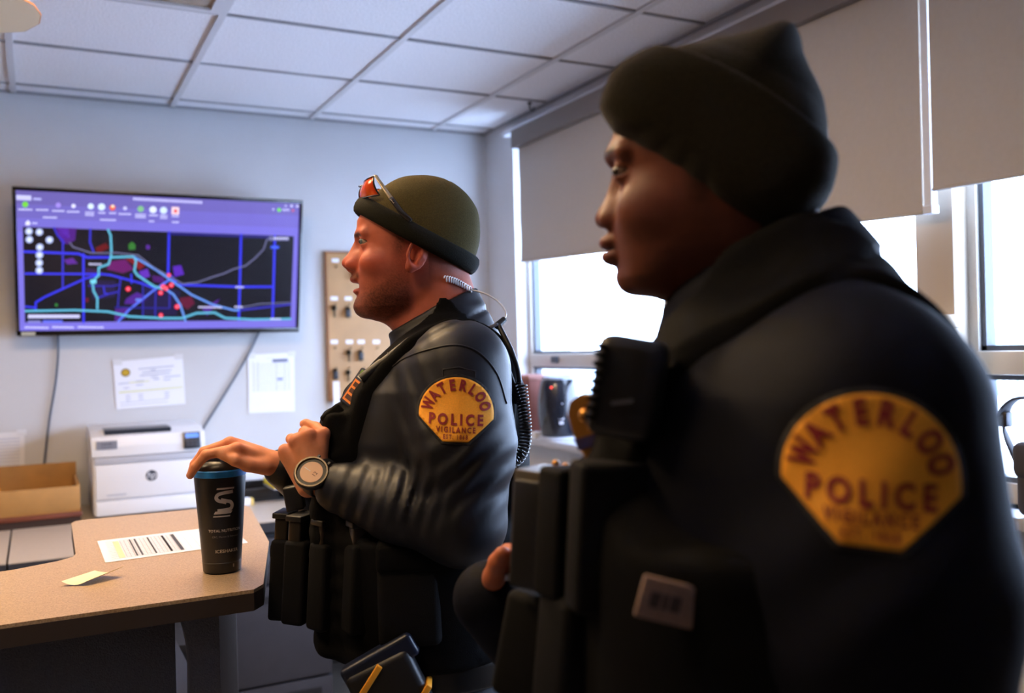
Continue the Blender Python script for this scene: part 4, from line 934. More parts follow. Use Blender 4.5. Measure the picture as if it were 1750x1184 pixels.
def col1(V):
    P = V - HO; x, y, z = P[:, 0], np.abs(P[:, 1]), P[:, 2]
    hd0 = np.linalg.norm(V - HO, axis=1) < .24; base = np.where(hd0[:, None], np.array(lin(184, 100, 78)), np.array(lin(214, 140, 100))); red = np.array(lin(186, 82, 64)); hair = np.array(lin(74, 38, 26)); lip = np.array(lin(168, 84, 78))  # hands lighter than the face: their stronger lamp light put into the colour
    def blend(c, w): nonlocal base; w = np.clip(w, 0, 1)[:, None]; base = base * (1 - w) + c * w
    hd = (np.linalg.norm(P, axis=1) < .2)
    blend(red, hd * .55 * (gmask(P * [1, 0, 1] + [0, 0, 0], (.118, 0, -.002), (.014, 1, .014)) + gmask(P * [1, 0, 1], (.07, 0, -.005), (.03, 1, .02)) + gmask(np.abs(P), (.010, .085, .006), (.02, .03, .03)) * 1.3))
    n = rng.random(len(V)) * .35
    jaw = (z < -.020 - (.075 - x) * .06) & (z > -.115) & (x > -.001) & hd
    ramp = np.clip((.012 - z - np.maximum(.0, (x - .02)) * .55) / .02, 0, 1)
    bd = hd * np.clip((x + .004) / .012, 0, 1) * np.clip((.004 - .50 * np.maximum(x - .02, 0) - z) / .034, 0, 1) * np.clip((z + .118 - np.maximum(0, .05 - x) * .55) / .014, 0, 1)
    blend(hair, bd * (.30 + n + .35 * gmask(P * [1, 0, 1], (.05, 0, -.07), (.05, 1, .03))))
    chin = hd * gmask(P * [1, 0, 1], (.095, 0, -.082), (.03, 1, .022)) * np.clip((.03 - y) / .02, 0, 1); blend(hair * .75, chin * (.9 + n))
    mus = hd * (x > .075) * gmask(P * [0, 0, 1], (0, 0, -.024), (1, 1, .0075)) * np.clip((.034 - y) / .01, 0, 1); blend(np.array(lin(104, 54, 36)), mus * (.8 + n))
    blend(lip, hd * (x > .093) * gmask(P * [0, 0, 1], (0, 0, -.0505), (1, 1, .0058)) * (y < .02))
    blend(lip, hd * (x > .093) * gmask(P * [0, 0, 1], (0, 0, -.0355), (1, 1, .003)) * (y < .02))
    blend(np.array(lin(60, 20, 18)), hd * (x > .07) * gmask(P * [0, 0, 1], (0, 0, -.0415), (1, 1, .0025)) * (y < .021))
    brow = hd * (x > .07) * gmask(P * [0, 1, 1] + 0, (0, 0, 0), (1, 9, 9)) * np.exp(-((z - .0480 + .10 * np.maximum(y - .03, 0)) / .0045) ** 2) * np.clip((y - .010) / .004, 0, 1) * np.clip((.050 - y) / .008, 0, 1); blend(hair, brow * (.9 + n))
    side = hd * (y > .055) * gmask(P * [1, 0, 1], (.018, 0, .03), (.016, 1, .04)); blend(hair, side * (.55 + n))
    nape = hd * (x < -.03) * np.clip((z + .045) / .03, 0, 1); blend(hair, nape * .45)
    # nails
    for t in (RF[0][-1], RF[1][-1], RT[-1]): blend(np.array(lin(222, 170, 150)), gmask(V, t + np.array([.006, 0, .002]), (.006, .006, .006)) * .8)
    for k in LK + RK: blend(red, gmask(V, k, (.014, .014, .014)) * .45)
    return base
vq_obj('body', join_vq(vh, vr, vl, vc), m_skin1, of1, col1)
# eyes
def eyes(parent, HOx, H, iris, white=('eye_white', lin(150, 132, 122))):
    for s in (1, -1):
        c = HOx + np.array(H['eye']) * [1, s, 1]; m = MB().sph((0, 0, 0), H['er'], 24); o = m.build('eye', mat(white[0], white[1], .15), parent, True); o.location = c
        MB().sph((H['er'] * .50, .0026, 0), H['er'] * .62, 16).build('iris', mat(iris[0], iris[1], .1), o, True); MB().sph((H['er'] * .84, .0036, 0), H['er'] * .34, 12).build('pupil', mat('pupil', (.004, .004, .004), .1), o, True)
eyes(of1, HO, H1, ('iris_blue_grey', lin(92, 104, 110)))

# cap with rolled cuff
capc = LP1(716, 397, 0)
ca_, cb_ = LP1(613, 350, 0), LP1(811, 456, 0); cm = (ca_ + cb_) / 2; cd_ = (cb_ - ca_); cL = np.linalg.norm(cd_) / 2; cd_ /= 2 * cL; cnv = np.array([cd_[2], 0, -cd_[0]]); cnv = cnv if cnv[2] > 0 else -cnv
def f_cap(P):
    q = P - capc; ph = np.arctan2(q[:, 2], q[:, 0]); rho = np.hypot(q[:, 0], q[:, 2])
    pr = [(820, 400), (816, 360), (800, 335), (775, 314), (745, 303), (715, 301), (685, 305), (660, 318), (640, 335), (620, 352)]
    pts = np.array([LP1(u, v, 0) - capc for u, v in pr]); an = np.arctan2(pts[:, 2], pts[:, 0]); an = np.where(an < -1.9, an + 2 * np.pi, an); rr = np.hypot(pts[:, 0], pts[:, 2]); o = np.argsort(an)
    R = np.interp(ph, an[o], rr[o]); d = ((rho / R) ** 2.2 + np.abs(q[:, 1] / .0875) ** 2.2) ** (1 / 2.2)
    d = (d - 1) * .085; s = (P - cm) @ cnv
    seam = np.exp(-((P[:, 0] - LP1(760, 330, 0)[0] + .35 * (P[:, 2] - LP1(760, 330, 0)[2])) / .0018) ** 2); d = d + .0012 * seam * (P[:, 2] > LP1(0, 352, 0)[2])
    d = smax(d, -s - .003, .006); return np.maximum(d, -(d + .006) * 1.0 - 0) if False else d
kc = vq_obj('knit_cap', surf(f_cap, capc + [-.13, -.11, -.10], capc + [.13, .11, .12], .0032), m_knit, of1)
ring = []
for t in np.linspace(0, 2 * math.pi, 64, endpoint=False):
    w_ = .006 * math.sin(2 * t + .6) * .0
    ring.append(cm + cd_ * cL * math.cos(t) * .985 + np.array([0, 1, 0]) * .0885 * math.sin(t) + cnv * (-.006 * math.sin(t) ** 2))
MB().tube([tuple(p) for p in ring], .01, 12, True, flat=(.0165, .0085, tuple(cnv))).build('cuff', mat('shaded_knit_cuff', lin(32, 32, 27), .9, noise=(500, .3), bump=(700, .6, .001), spec=.1), kc, True)  # cuff darker than the crown: shade below the lit top put into colour

# sunglasses pushed up on the cap
sg = thing('sunglasses', 'red mirrored sunglasses pushed up on the olive cap', 'sunglasses', tuple(O1), RZ1)
m_lensr = mat('red_mirror_lens', lin(222, 44, 30), .12, metal=.25, coat=.6, noise=(16, .4, lin(240, 130, 30))); m_frame = mat('sunglass_frame', lin(40, 36, 34), .25, coat=.4); m_temple = mat('temple_metal', lin(170, 150, 118), .3, metal=.7)
for s in (1, -1):
    A, B, C_, D = [LP1(*p) for p in ((641, 301, .063), (651, 333, .066), (616, 340, .012), (624, 314, .012))]
    g = MB(); N = 10; grid = []
    for i in range(N + 1):
        for j in range(N + 1):
            t, r = i / N, j / N; p = (A * (1 - t) + D * t) * (1 - r) + (B * (1 - t) + C_ * t) * r
            p = p + np.array([.007, .010, -.002]) * math.sin(math.pi * (t * .85 + .1)) + np.array([.004, .002, 0]) * math.sin(math.pi * r); grid.append(p * [1, s, 1])
    vs = [g.b.verts.new(p) for p in grid]
    for i in range(N):
        for j in range(N): g.b.faces.new((vs[i * (N + 1) + j], vs[(i + 1) * (N + 1) + j], vs[(i + 1) * (N + 1) + j + 1], vs[i * (N + 1) + j + 1]))
    o = g.build('lens', m_lensr, sg, True); so = o.modifiers.new('s', 'SOLIDIFY'); so.thickness = .0018
    idx = [i * (N + 1) for i in range(N + 1)] + [N * (N + 1) + j for j in range(1, N + 1)] + [i * (N + 1) + N for i in range(N - 1, -1, -1)] + [j for j in range(N - 1, 0, -1)]
    MB().tube([tuple(grid[k]) for k in idx], .0016, 6, True).build('rim', m_frame, sg, True)
    tp = [LP1(*p) for p in ((642, 300, .067), (650, 312, .076), (668, 338, .088), (686, 362, .0935), (702, 378, .0925))]
    MB().tube([tuple(p * [1, s, 1]) for p in spline(tp, 6)], .003, 8, flat=(.0042, .0018, (1, 0, .6))).build('temple', m_temple, sg, True)
    MB().tube([tuple(p * [1, s, 1]) for p in spline(tp[2:], 6)], .0034, 8, flat=(.005, .0022, (1, 0, .6))).build('temple_tip', m_frame, sg, True)
MB().tube([tuple(LP1(621, 318, .014)), tuple(LP1(618, 322, 0) + [.004, 0, .004]), tuple(LP1(621, 318, .014) * [1, -1, 1])], .0022, 6).build('bridge', m_frame, sg, True)

# vest over the shirt
def f_vest(P):
    d = f_torso(P) - .020; z = P[:, 2]; zt = np.interp(np.abs(P[:, 1]), [.0, .10, .14, .17, .20], [zpx(640), zpx(650), zpx(720), zpx(850), zpx(880)])
    d = smax(d, z - zt, .012); d = smax(d, zpx(1085) - z, .012)
    # thicker front plate
    d = smin(d, smax(f_torso(P) - .040, smax(np.abs(P[:, 1]) - .14, smax(z - zpx(690), np.maximum(zpx(1075) - z, .05 - P[:, 0]), .01), .01), .012), .015)
    st = smax(f_shirt(P) - .013, np.maximum(np.abs(np.abs(P[:, 1]) - .118) - .034, np.maximum(zpx(760) - z, -(P[:, 2] - zpx(760)))), .008)
    d = smin(d, st, .008)
    d = smax(d, -(f_arm_l(P) + .010), .006); d = smax(d, -(f_arm_r(P) - .002), .006)
    d = d + .0012 * np.sin(z * 2 * np.pi / .038) * (np.abs(P[:, 1]) < .2) * (z < zpx(800))
    return smax(d, -(f_collar(P) - .009), .008)
vest = vq_obj('duty_vest', surf(f_vest, (-.2, -.28, zpx(1110)), (.30, .28, zpx(530)), .0048), m_vest, of1)
def obox(px, h, bev, l, name, m, parent, tilt=0, yaw=0, zoff=0):
    """box centred at pixel px, lateral l; h = half sizes forward, left, up"""
    c = LP1(px[0], px[1], l); M = Matrix.Translation(c) @ Matrix.Rotation(math.radians(tilt), 4, 'Y') @ Matrix.Rotation(math.radians(yaw), 4, 'Z')
    return MB().box((-h[0], -h[1], -h[2]), h, bev, M, 3).build(name, m, parent, auto=True)
# magazine pouches along the front
for u, v, l, ya in ((489, 985, -.02, 8), (517, 990, .045, 20), (566, 998, .115, 42), (628, 1002, .175, 62)):
    obox((u, v), (.021, .036, .072), .007, l, 'magazine_pouch', m_pouch, vest, -4, -ya)
    obox((u - 1, v - 84), (.012, .028, .026), .004, l, 'magazine', mat('magazine_steel', lin(70, 64, 58), .3, metal=.7), vest, -4, -ya)
    obox((u - 1, v - 108), (.015, .031, .005), .002, l, 'magazine_base', m_blackp, vest, -4, -ya)
    obox((u - 2, v - 45), (.0235, .014, .012), .003, l, 'pouch_strap', m_vest, vest, -4, -ya)
obox((700, 1010), (.05, .020, .085), .012, .212, 'side_pouch', m_pouch, vest, 0, 0); obox((700, 950), (.052, .022, .022), .008, .214, 'pouch_flap', m_vest, vest)
# chest tab with small orange coat of letters, pen light, fuzzy strap end
e1 = LP1(626, 641, .10) - LP1(594, 688, .10); e1 /= np.linalg.norm(e1); n0 = np.array([e1[2], 0, -e1[0]]); n0 = n0 if n0[0] > 0 else -n0
n0 = n0 * .66 + np.array([0, .75, 0]); n0 -= e1 * (n0 @ e1); n0 /= np.linalg.norm(n0); e2 = np.cross(n0, e1); cT = LP1(611, 664, .115)
MTb = Matrix(((e1[0], e2[0], n0[0], cT[0]), (e1[1], e2[1], n0[1], cT[1]), (e1[2], e2[2], n0[2], cT[2]), (0, 0, 0, 1)))
MB().box((-.034, -.019, -.012), (.034, .019, .004), .004, MTb, 3).build('name_tab', mat('navy_tab', lin(30, 36, 60), .8), vest, auto=True)
F = Flat(); F.rect(-.028, -.013, .012, .013, lin(226, 128, 50)); F.rect(.016, -.012, .021, .012, lin(196, 196, 190)); F.rect(.023, -.012, .031, .012, lin(96, 130, 60))
for k in range(3): F.rect(-.024 + k * .012, -.009, -.016 + k * .012, .009, lin(70, 34, 22), .0006)
F.build('tab_print', m_print, vest, lambda x, y, z: MTb @ Vector((x, y, .0044 + z)))
pA, pB = LP1(618, 648, .135), LP1(702, 582, .135)
MB().tube([tuple(pA), tuple(pA * .6 + pB * .4), tuple(pA * .55 + pB * .45), tuple(pB)], [.009, .009, .0075, .008], 14).build('pen_light', m_blackp, vest, auto=True)
MB().tube([tuple(pA * .42 + pB * .58), tuple(pA * .40 + pB * .60)], .0088, 14).build('pen_light_ring', m_dm, vest)
obox((572, 708), (.020, .030, .012), .005, .10, 'strap_end', m_pouch, vest, 38)
obox((503, 850), (.016, .014, .022), .004, .02, 'radio_knob_block', m_blackp, vest, 10)
# microphone cable clip, radio and coiled cord on the back of the shoulder
f_shv = lambda P: np.minimum(f_shirt(P), f_vest(P))
pts = [LP1(852, 556, .14), LP1(862, 575, .15), LP1(874, 600, .16), LP1(884, 630, .165), LP1(888, 655, .17)]
MB().tube([tuple(p) for p in spline(pts, 5)], .0045, 8).build('radio_cable', m_blackp, vest, True)
coil_axis = spline([LP1(890, 655, .17), LP1(894, 690, .175), LP1(898, 730, .18), (LP1(896, 762, .18)), LP1(886, 783, .175), LP1(872, 792, .165)], 40)
A_ = np.array(coil_axis); T_ = np.gradient(A_, axis=0); T_ /= np.linalg.norm(T_, axis=1)[:, None]; s_ = np.concatenate([[0], np.cumsum(np.linalg.norm(np.diff(A_, axis=0), axis=1))])
ss = np.linspace(0, s_[-1], 640); Ax = np.stack([np.interp(ss, s_, A_[:, i]) for i in range(3)], 1); Tx = np.stack([np.interp(ss, s_, T_[:, i]) for i in range(3)], 1)
yv = np.array([0, 1.0, 0]); n1 = yv - Tx * (Tx @ yv)[:, None]; n1 /= np.linalg.norm(n1, axis=1)[:, None]; n2 = np.cross(Tx, n1); ph = ss / .0056 * 2 * math.pi
MB().tube([tuple(p) for p in Ax + .0088 * (n1 * np.cos(ph)[:, None] + n2 * np.sin(ph)[:, None])], .0019, 6).build('coiled_cord', mat('cord_rubber', lin(30, 26, 24), .3), vest, True)
obox((868, 640), (.006, .024, .05), .003, .15, 'shoulder_buckle', m_blackp, vest, 18)
obox((822, 566), (.030, .022, .003), .002, .125, 'strap_loop', mat('grey_webbing', lin(96, 96, 104), .6), vest, 22)
# ear piece with clear coil tube
ept = [LP1(760, 476, .068), LP1(772, 478, .062), LP1(786, 484, .052), LP1(800, 492, .045), LP1(806, 495, .045)]
A_ = np.array(spline(ept, 30)); s_ = np.concatenate([[0], np.cumsum(np.linalg.norm(np.diff(A_, axis=0), axis=1))]); ss = np.linspace(0, s_[-1], 200); Ax = np.stack([np.interp(ss, s_, A_[:, i]) for i in range(3)], 1)
ph = ss / .0048 * 2 * math.pi; m_clear = mat('clear_tube', lin(215, 215, 222), .12, spec=.8)
ear = MB().tube([tuple(p) for p in Ax + np.stack([.0015 * np.cos(ph), .005 * np.cos(ph), .005 * np.sin(ph)], 1)], .0012, 6).build('earpiece_tube', m_clear, of1, True)
MB().tube([tuple(p) for p in spline([LP1(806, 495, .045), LP1(830, 502, .06), LP1(852, 516, .08), LP1(864, 532, .10), LP1(862, 546, .11), LP1(854, 555, .12)], 8)], .0016, 6).build('clear_lead', m_clear, ear, True)
MB().cyl(tuple(LP1(862, 545, .11)), tuple(LP1(848, 558, .12)), .005, .0065, 12).build('lead_plug', m_blackp, ear)
# trousers, belt, boots
def f_trou(P):
    d = loft(P, [.80, .90, 1.0], [.155, .16, .16], [-.115, -.105, -.10], [.175, .178, .178], 2.3) * .8
    for s, x in ((1, 0), (-1, .02)): d = smin(d, chain(P, [np.array((.005, s * .095, .86)), np.array((.02 + x, s * .105, .48)), np.array((-.02 + x, s * .105, .09))], [.098, .075, .062], .03), .04)
    return np.maximum(d, .05 - P[:, 2])
vq_obj('trousers', surf(f_trou, (-.25, -.25, .03), (.3, .25, 1.02), .012), m_trou, of1)
for s, x in ((1, 0), (-1, .02)):
    fb = lambda P: np.maximum(smin(cap(P, (-.03 + x, s * .105, .055), (.13 + x, s * .115, .035), .052, .040), cap(P, (-.025 + x, s * .105, .05), (-.02 + x, s * .105, .16), .052, .054), .03), -P[:, 2])
    vq_obj('boot', surf(fb, (-.12, s * .105 - .08, -.01), (.22, s * .105 + .08, .23), .007), m_boot, of1)
def f_belt(P): return smax(smax(np.interp(P[:, 2], [.8, 1.1], [1, 1]) * (loft(P, [.7, .84, .94, 1.2], [.16] * 4, [-.112] * 4, [.183] * 4, 2.3) * .8 - .012), np.abs(P[:, 2] - .945) - .026, .004), -(loft(P, [.7, 1.2], [.15] * 2, [-.10] * 2, [.17] * 2, 2.3) * .8), .003)
belt = vq_obj('duty_belt', surf(f_belt, (-.16, -.22, .9), (.2, .22, .99), .006), m_boot, of1)
# yellow and black stun gun in its holster on the near hip
hol = obox((668, 1180), (.055, .022, .055), .012, .225, 'holster', m_blackp, of1, 24)
obox((650, 1128), (.062, .017, .020), .008, .225, 'stun_gun_grip', mat('dark_blue_polymer', lin(22, 30, 52), .35), hol, 28); obox((632, 1160), (.005, .0235, .032), .002, .226, 'stun_gun_stripe', mat('orange_yellow', lin(236, 160, 40), .5), hol, -34)
obox((720, 1186), (.005, .0235, .025), .002, .226, 'stun_gun_stripe', mat('orange_yellow', lin(236, 160, 40), .5), hol, -34)

# wrist watch
wt = thing('wristwatch', 'black and steel wristwatch with tan dial on the officer\'s left wrist', 'watch', tuple(O1), RZ1)
wc = LP1(533, 809, .187); ax = (LWp[1] - LWp[0]); ax /= np.linalg.norm(ax); nrm_ = np.array([.14, .76, .64]); nrm_ -= ax * (nrm_ @ ax); nrm_ /= np.linalg.norm(nrm_); sd = np.cross(nrm_, ax)
MW = Matrix(((ax[0], sd[0], nrm_[0], wc[0]), (ax[1], sd[1], nrm_[1], wc[1]), (ax[2], sd[2], nrm_[2], wc[2]), (0, 0, 0, 1)))
MB().lathe([(.0, -.008), (.025, -.008), (.0285, -.003), (.0285, .003), (.0265, .005), (0, .005)], MW, 40).build('case', m_blackp, wt, auto=True)
MB().lathe([(.0232, .0050), (.0272, .0050), (.0264, .0080), (.0240, .0080), (.0232, .0060)], MW, 40, False).build('bezel_ring', mat('steel_ring', lin(104, 94, 80), .36, metal=.8), wt, auto=True)
dl = MB().lathe([(0, .0052), (.0182, .0052), (.0182, .0056), (0, .0058)], MW, 40).build('dial', mat('tan_dial', lin(206, 160, 122), .4), wt)
F = Flat(); F.rect(-.0006, .002, .0006, .014, lin(225, 220, 215)); F.text('12', (.0, -.010), .009, lin(70, 46, 36)); F.build('hands', m_print, dl, lambda x, y, z: MW @ Vector((y, -x, .0061)))
MB().tube([tuple(LWp[1] + (wc - LWp[1]) @ ax * ax + (.0300 * math.cos(t)) * nrm_ + (.0310 * math.sin(t)) * sd) for t in np.linspace(0, 2 * math.pi, 30, endpoint=False)], .003, 8, True, flat=(.0115, .0026, tuple(ax))).build('strap', m_blackp, wt, True)
for k in (-1, 1): MB().box((-.0022, -.003, -.0022), (.0022, .003, .0022), .0008, MW @ Matrix.Translation((.011 * k, -.0292, 0))).build('crown_button', m_dm, wt)
# ================================================================== second officer, close to the camera
m_skin2 = mat('skin_dark', (1, 1, 1), .52, spec=.3, attr='Col', bump=(260, .15, .0012), noise=(60, .15))
m_skin2.node_tree.nodes['Principled BSDF'].inputs['Subsurface Weight'].default_value = .08
m_skin2.node_tree.nodes['Principled BSDF'].inputs['Subsurface Radius'].default_value = (.010, .004, .002)
m_jack = mat('navy_jacket', lin(14, 16, 27), .72, spec=.10, noise=(30, .15), bump=(800, .25, .0008))
m_bean = mat('black_knit_beanie', lin(44, 39, 27), .95, spec=.08, sheen=.12, noise=(420, .35), bump=(520, .9, .0015))
O2, RZ2, LP2 = person_frame(1300, .92)
of2 = thing('person', 'person in dark navy jacket and black beanie standing close to the camera', 'person', tuple(O2), RZ2)
HO2 = LP2(1228, 352, 0)
H2 = dict(
    sec=np.array([(-.092, .062, .068, .040, .016), (-.088, .058, .080, .030, .028), (-.081, .052, .0930, .018, .040), (-.070, .045, .1005, .0, .051), (-.058, .038, .0995, -.02, .0585), (-.046, .030, .1020, -.04, .0640),
                  (-.032, .024, .1050, -.055, .0680), (-.016, .018, .1055, -.07, .0715), (.0, .012, .1000, -.085, .0740), (.018, .0, .0965, -.092, .0755), (.036, .0, .0980, -.096, .0755), (.052, .0, .1065, -.098, .0755), (.075, .0, .1050, -.098, .0745), (.095, .0, .0930, -.086, .068), (.12, 0, .06, -.06, .050)]),
    cran=((-.008, 0, .055), (.094, .074, .076)),
    add=[((.1075, .0165, -.0095), (.0115, .0085, .0090), .006), ((.1145, 0, -.0065), (.0112, .0120, .0098), .008), ((.1000, .0105, -.002), (.0130, .0120, .0170), .012),
         ((.1070, 0, -.0315), (.0150, .0220, .0090), .008), ((.1060, 0, -.0465), (.0140, .0205, .0090), .008),
         ((.0880, 0, -.070), (.0160, .0210, .0160), .012), ((.066, .048, -.004), (.024, .016, .020), .025)],
    caps=[((.0985, 0, .036), (.1080, 0, .002), .0080, .0105, .010), ((.1030, .010, .056), (.088, .048, .053), .0085, .0070, .012)],
    sub=[((.1060, .034, .0345), (.0130, .0165, .0110), .010), ((.1130, .0085, -.0170), (.0050, .0038, .0042), .002), ((.1150, 0, -.0392), (.0130, .0190, .0010), .003)],
    eye=(.0870, .0335, .0350), er=.0124,
    neck=[((-.030, 0, -.02), (-.075, 0, -.20), .062, .072, .03), ((.022, 0, -.046), (-.03, 0, -.150), .030, .05, .030)],
    )
f_head2 = lambda P: head_sdf((P - HO2).astype(np.float32), H2)
HW2 = [LP2(905, 1098, -.168), LP2(838, 1030, -.135)]
HK2 = [LP2(868, 945, -.105), LP2(868, 955, -.125), LP2(868, 965, -.145), LP2(866, 980, -.165)]
HF2 = [[LP2(900, 945, -.085), LP2(925, 960, -.07)], [LP2(900, 955, -.105), LP2(925, 970, -.095)], [LP2(900, 965, -.13), LP2(925, 985, -.12)], [LP2(900, 985, -.15), LP2(920, 1000, -.14)]]
HT2 = [LP2(842, 1010, -.115), LP2(843, 985, -.095), LP2(850, 960, -.085), LP2(858, 946, -.080)]
f_hand2 = lambda P: hand_sdf(P, HW2, HK2, HF2, HT2, fr=.0095)
def z2(y): return LP2(1300, y, 0)[2]
def x2(x, y=700): return LP2(x, y, 0)[0]
T2 = [(1900, 1050, 1500, .190), (1500, 1040, 1520, .195), (1184, 1040, 1540, .200), (900, 1050, 1555, .205), (760, 1070, 1555, .200), (660, 1095, 1540, .190), (590, 1125, 1520, .160), (540, 1150, 1500, .125), (500, 1170, 1480, .085), (470, 1190, 1465, .065)]
TZ2 = np.array([z2(t[0]) for t in T2]); TF2 = np.array([x2(t[1]) for t in T2]); TB2 = np.array([x2(t[2]) for t in T2]); TW2 = np.array([t[3] for t in T2])
S2, E2, W2_ = LP2(1490, 715, .190), LP2(1545, 1320, .235), LP2(1150, 1560, .16)
S2r, E2r, W2r = LP2(1330, 680, -.20), LP2(1080, 1290, -.27), LP2(838, 1022, -.130)
def f_arm2(P):
    d = chain(P, [S2, S2 * .5 + E2 * .5, E2], [.088, .088, .072], .03); d = smin(d, chain(P, [E2, W2_], [.068, .045], .02), .03)
    q = P - LP2(1450, 1050, .3); w = gmask(P, LP2(1450, 1050, .3), (.12, .2, .12)); return d + w * .003 * np.sin(q[:, 0] * 60 + q[:, 2] * 70)
def f_arm2r(P):
    d = chain(P, [S2r, E2r], [.088, .066], .03); return smin(d, chain(P, [E2r, W2r], [.066, .046], .02), .03)
def f_tor2(P): return loft(P, TZ2, TF2, TB2, TW2, 2.3) * .8
ca2, cb2 = LP2(1158, 512, 0), LP2(1440, 360, 0); cn2 = np.array([-(cb2 - ca2)[2], 0, (cb2 - ca2)[0]]); cn2 /= np.linalg.norm(cn2); cn2 = cn2 if cn2[2] > 0 else -cn2
N2a, N2b = HO2 + np.array([-.035, 0, -.01]), HO2 + np.array([-.085, 0, -.20])
def f_col2(P):
    d = cap(P, N2a, N2b, .080, .092); d = smin(d, cap(P, LP2(1235, 500, 0), LP2(1250, 620, 0), .047, .07), .05)
    d = smax(d, (P - ca2) @ cn2, .012); return smax(d, z2(680) - P[:, 2], .02)
def f_jack(P):
    d = smin(f_tor2(P), f_arm2(P), .05); d = smin(d, f_arm2r(P), .05)
    tr = cap(P, LP2(1395, 470, .03), LP2(1450, 625, .14), .050, .064); d = smin(d, tr, .05)
    d = smin(d, cap(P, LP2(1395, 470, -.03), LP2(1380, 610, -.15), .052, .066), .05)
    d = smin(d, f_col2(P), .03)
    s = (P - ca2) @ cn2; d = d + .004 * np.exp(-((s + .055) / .005) ** 2) * (P[:, 2] > z2(620))
    return smax(d, -cap(P, N2a, N2b * .5 + N2a * .5, .066, .070), .006)
jack = vq_obj('jacket', surf(f_jack, (-.36, -.38, z2(1900) - .01), (.36, .36, z2(330)), .0055), m_jack, of2)
def place2(a, b, off):
    th = math.radians(-4); a2, b2 = a * math.cos(th) - b * math.sin(th), a * math.sin(th) + b * math.cos(th)
    c = LP2(1493, 806, .295); s = .116; x = c[0] - a2 * s; z = c[2] + b2 * s; y = proj_y(f_jack, x, z, .42, off); return np.stack([x, y, z], 1)
patch_build(jack, 'sleeve_patch', place2, .11)
f_core2 = lambda P: smin(smin(loft(P, TZ2, TF2 - .03, TB2 + .03, TW2 * .8, 2.3) * .8, smin(chain(P, [S2, E2, W2_], [.05, .042, .024], .03), chain(P, [S2r, E2r, W2r], [.05, .042, .024], .03), .01), .03),
    np.minimum(chain(P, [np.array((-.0, .09, .9)), np.array((.01, .10, .48)), np.array((-.03, .10, .10))], [.075, .052, .038], .03), chain(P, [np.array((-.0, -.09, .9)), np.array((.02, -.11, .48)), np.array((-.02, -.11, .10))], [.075, .052, .038], .03)), .03)
LW2 = [W2_ * 1.0, W2_ + (W2_ - E2) / np.linalg.norm(W2_ - E2) * .05]
dw = (W2_ - E2) / np.linalg.norm(W2_ - E2); K2 = [LW2[1] + dw * .085 + np.array([0, 0, o]) for o in (.03, .01, -.01, -.03)]
f_hand2l = lambda P: hand_sdf(P, LW2, K2, [[k + dw * .03 + np.array([0, -.015, -.012]), k + dw * .045 + np.array([0, -.035, -.02])] for k in K2], [LW2[1] + dw * .02 + np.array([0, -.01, .02]), LW2[1] + dw * .055 + np.array([0, -.03, .04]), LW2[1] + dw * .085 + np.array([0, -.045, .04])])
def box_of(L): return np.min(L, axis=0) - .05, np.max(L, axis=0) + .05
v1 = surf(f_head2, HO2 + [-.16, -.13, -.21], HO2 + [.15, .13, .17], .0021)
v2 = surf(f_hand2, *box_of(HK2 + HW2 + sum(HF2, []) + HT2), .002)
v3 = surf(f_hand2l, *box_of(K2 + LW2 + [k + dw * .05 for k in K2]), .003)
v4 = surf(f_core2, (-.35, -.35, .05), (.4, .35, z2(540)), .02)
def col2(V):
    P = V - HO2; x, y, z = P[:, 0], np.abs(P[:, 1]), P[:, 2]; hd = np.linalg.norm(P, axis=1) < .2
    base = np.tile(np.array(lin(112, 58, 38)), (len(V), 1)); hair = np.array(lin(24, 18, 16)); lip = np.array(lin(128, 70, 62))
    def blend(c, w): nonlocal base; w = np.clip(w, 0, 1)[:, None]; base = base * (1 - w) + c * w
    n = rng.random(len(V)) * .3
    blend(np.array(lin(100, 56, 40)), hd * gmask(P * [1, 0, 1], (.08, 0, -.05), (.04, 1, .04)) * .5)
    blend(lip, hd * (x > .1) * gmask(P * [0, 0, 1], (0, 0, -.039), (1, 1, .012)) * np.clip((.022 - y) / .006, 0, 1))
    blend(np.array(lin(40, 16, 14)), hd * (x > .09) * gmask(P * [0, 0, 1], (0, 0, -.0392), (1, 1, .0016)) * (y < .021))
    blend(hair, hd * (x > .075) * np.exp(-((z - .0565) / .0050) ** 2) * np.clip((y - .010) / .004, 0, 1) * np.clip((.052 - y) / .008, 0, 1) * (.8 + n))
    blend(hair, hd * (y > .055) * gmask(P * [1, 0, 1], (.012, 0, .03), (.014, 1, .05)) * (.6 + n)); blend(hair, hd * (x < -.04) * (z > -.05) * .7)
    for i, t in enumerate((HT2[-1], HF2[0][-1])): blend(np.array(lin(190, 120, 95)), gmask(V, t, (.01, .01, .01)) * .6)
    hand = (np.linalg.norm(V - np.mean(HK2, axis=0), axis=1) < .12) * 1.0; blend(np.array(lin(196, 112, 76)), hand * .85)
    return base
vq_obj('body', join_vq(v1, v2, v3, v4), m_skin2, of2, col2)
eyes(of2, HO2, H2, ('iris_brown', lin(40, 24, 16)), ('eye_white_dim', lin(96, 78, 70)))
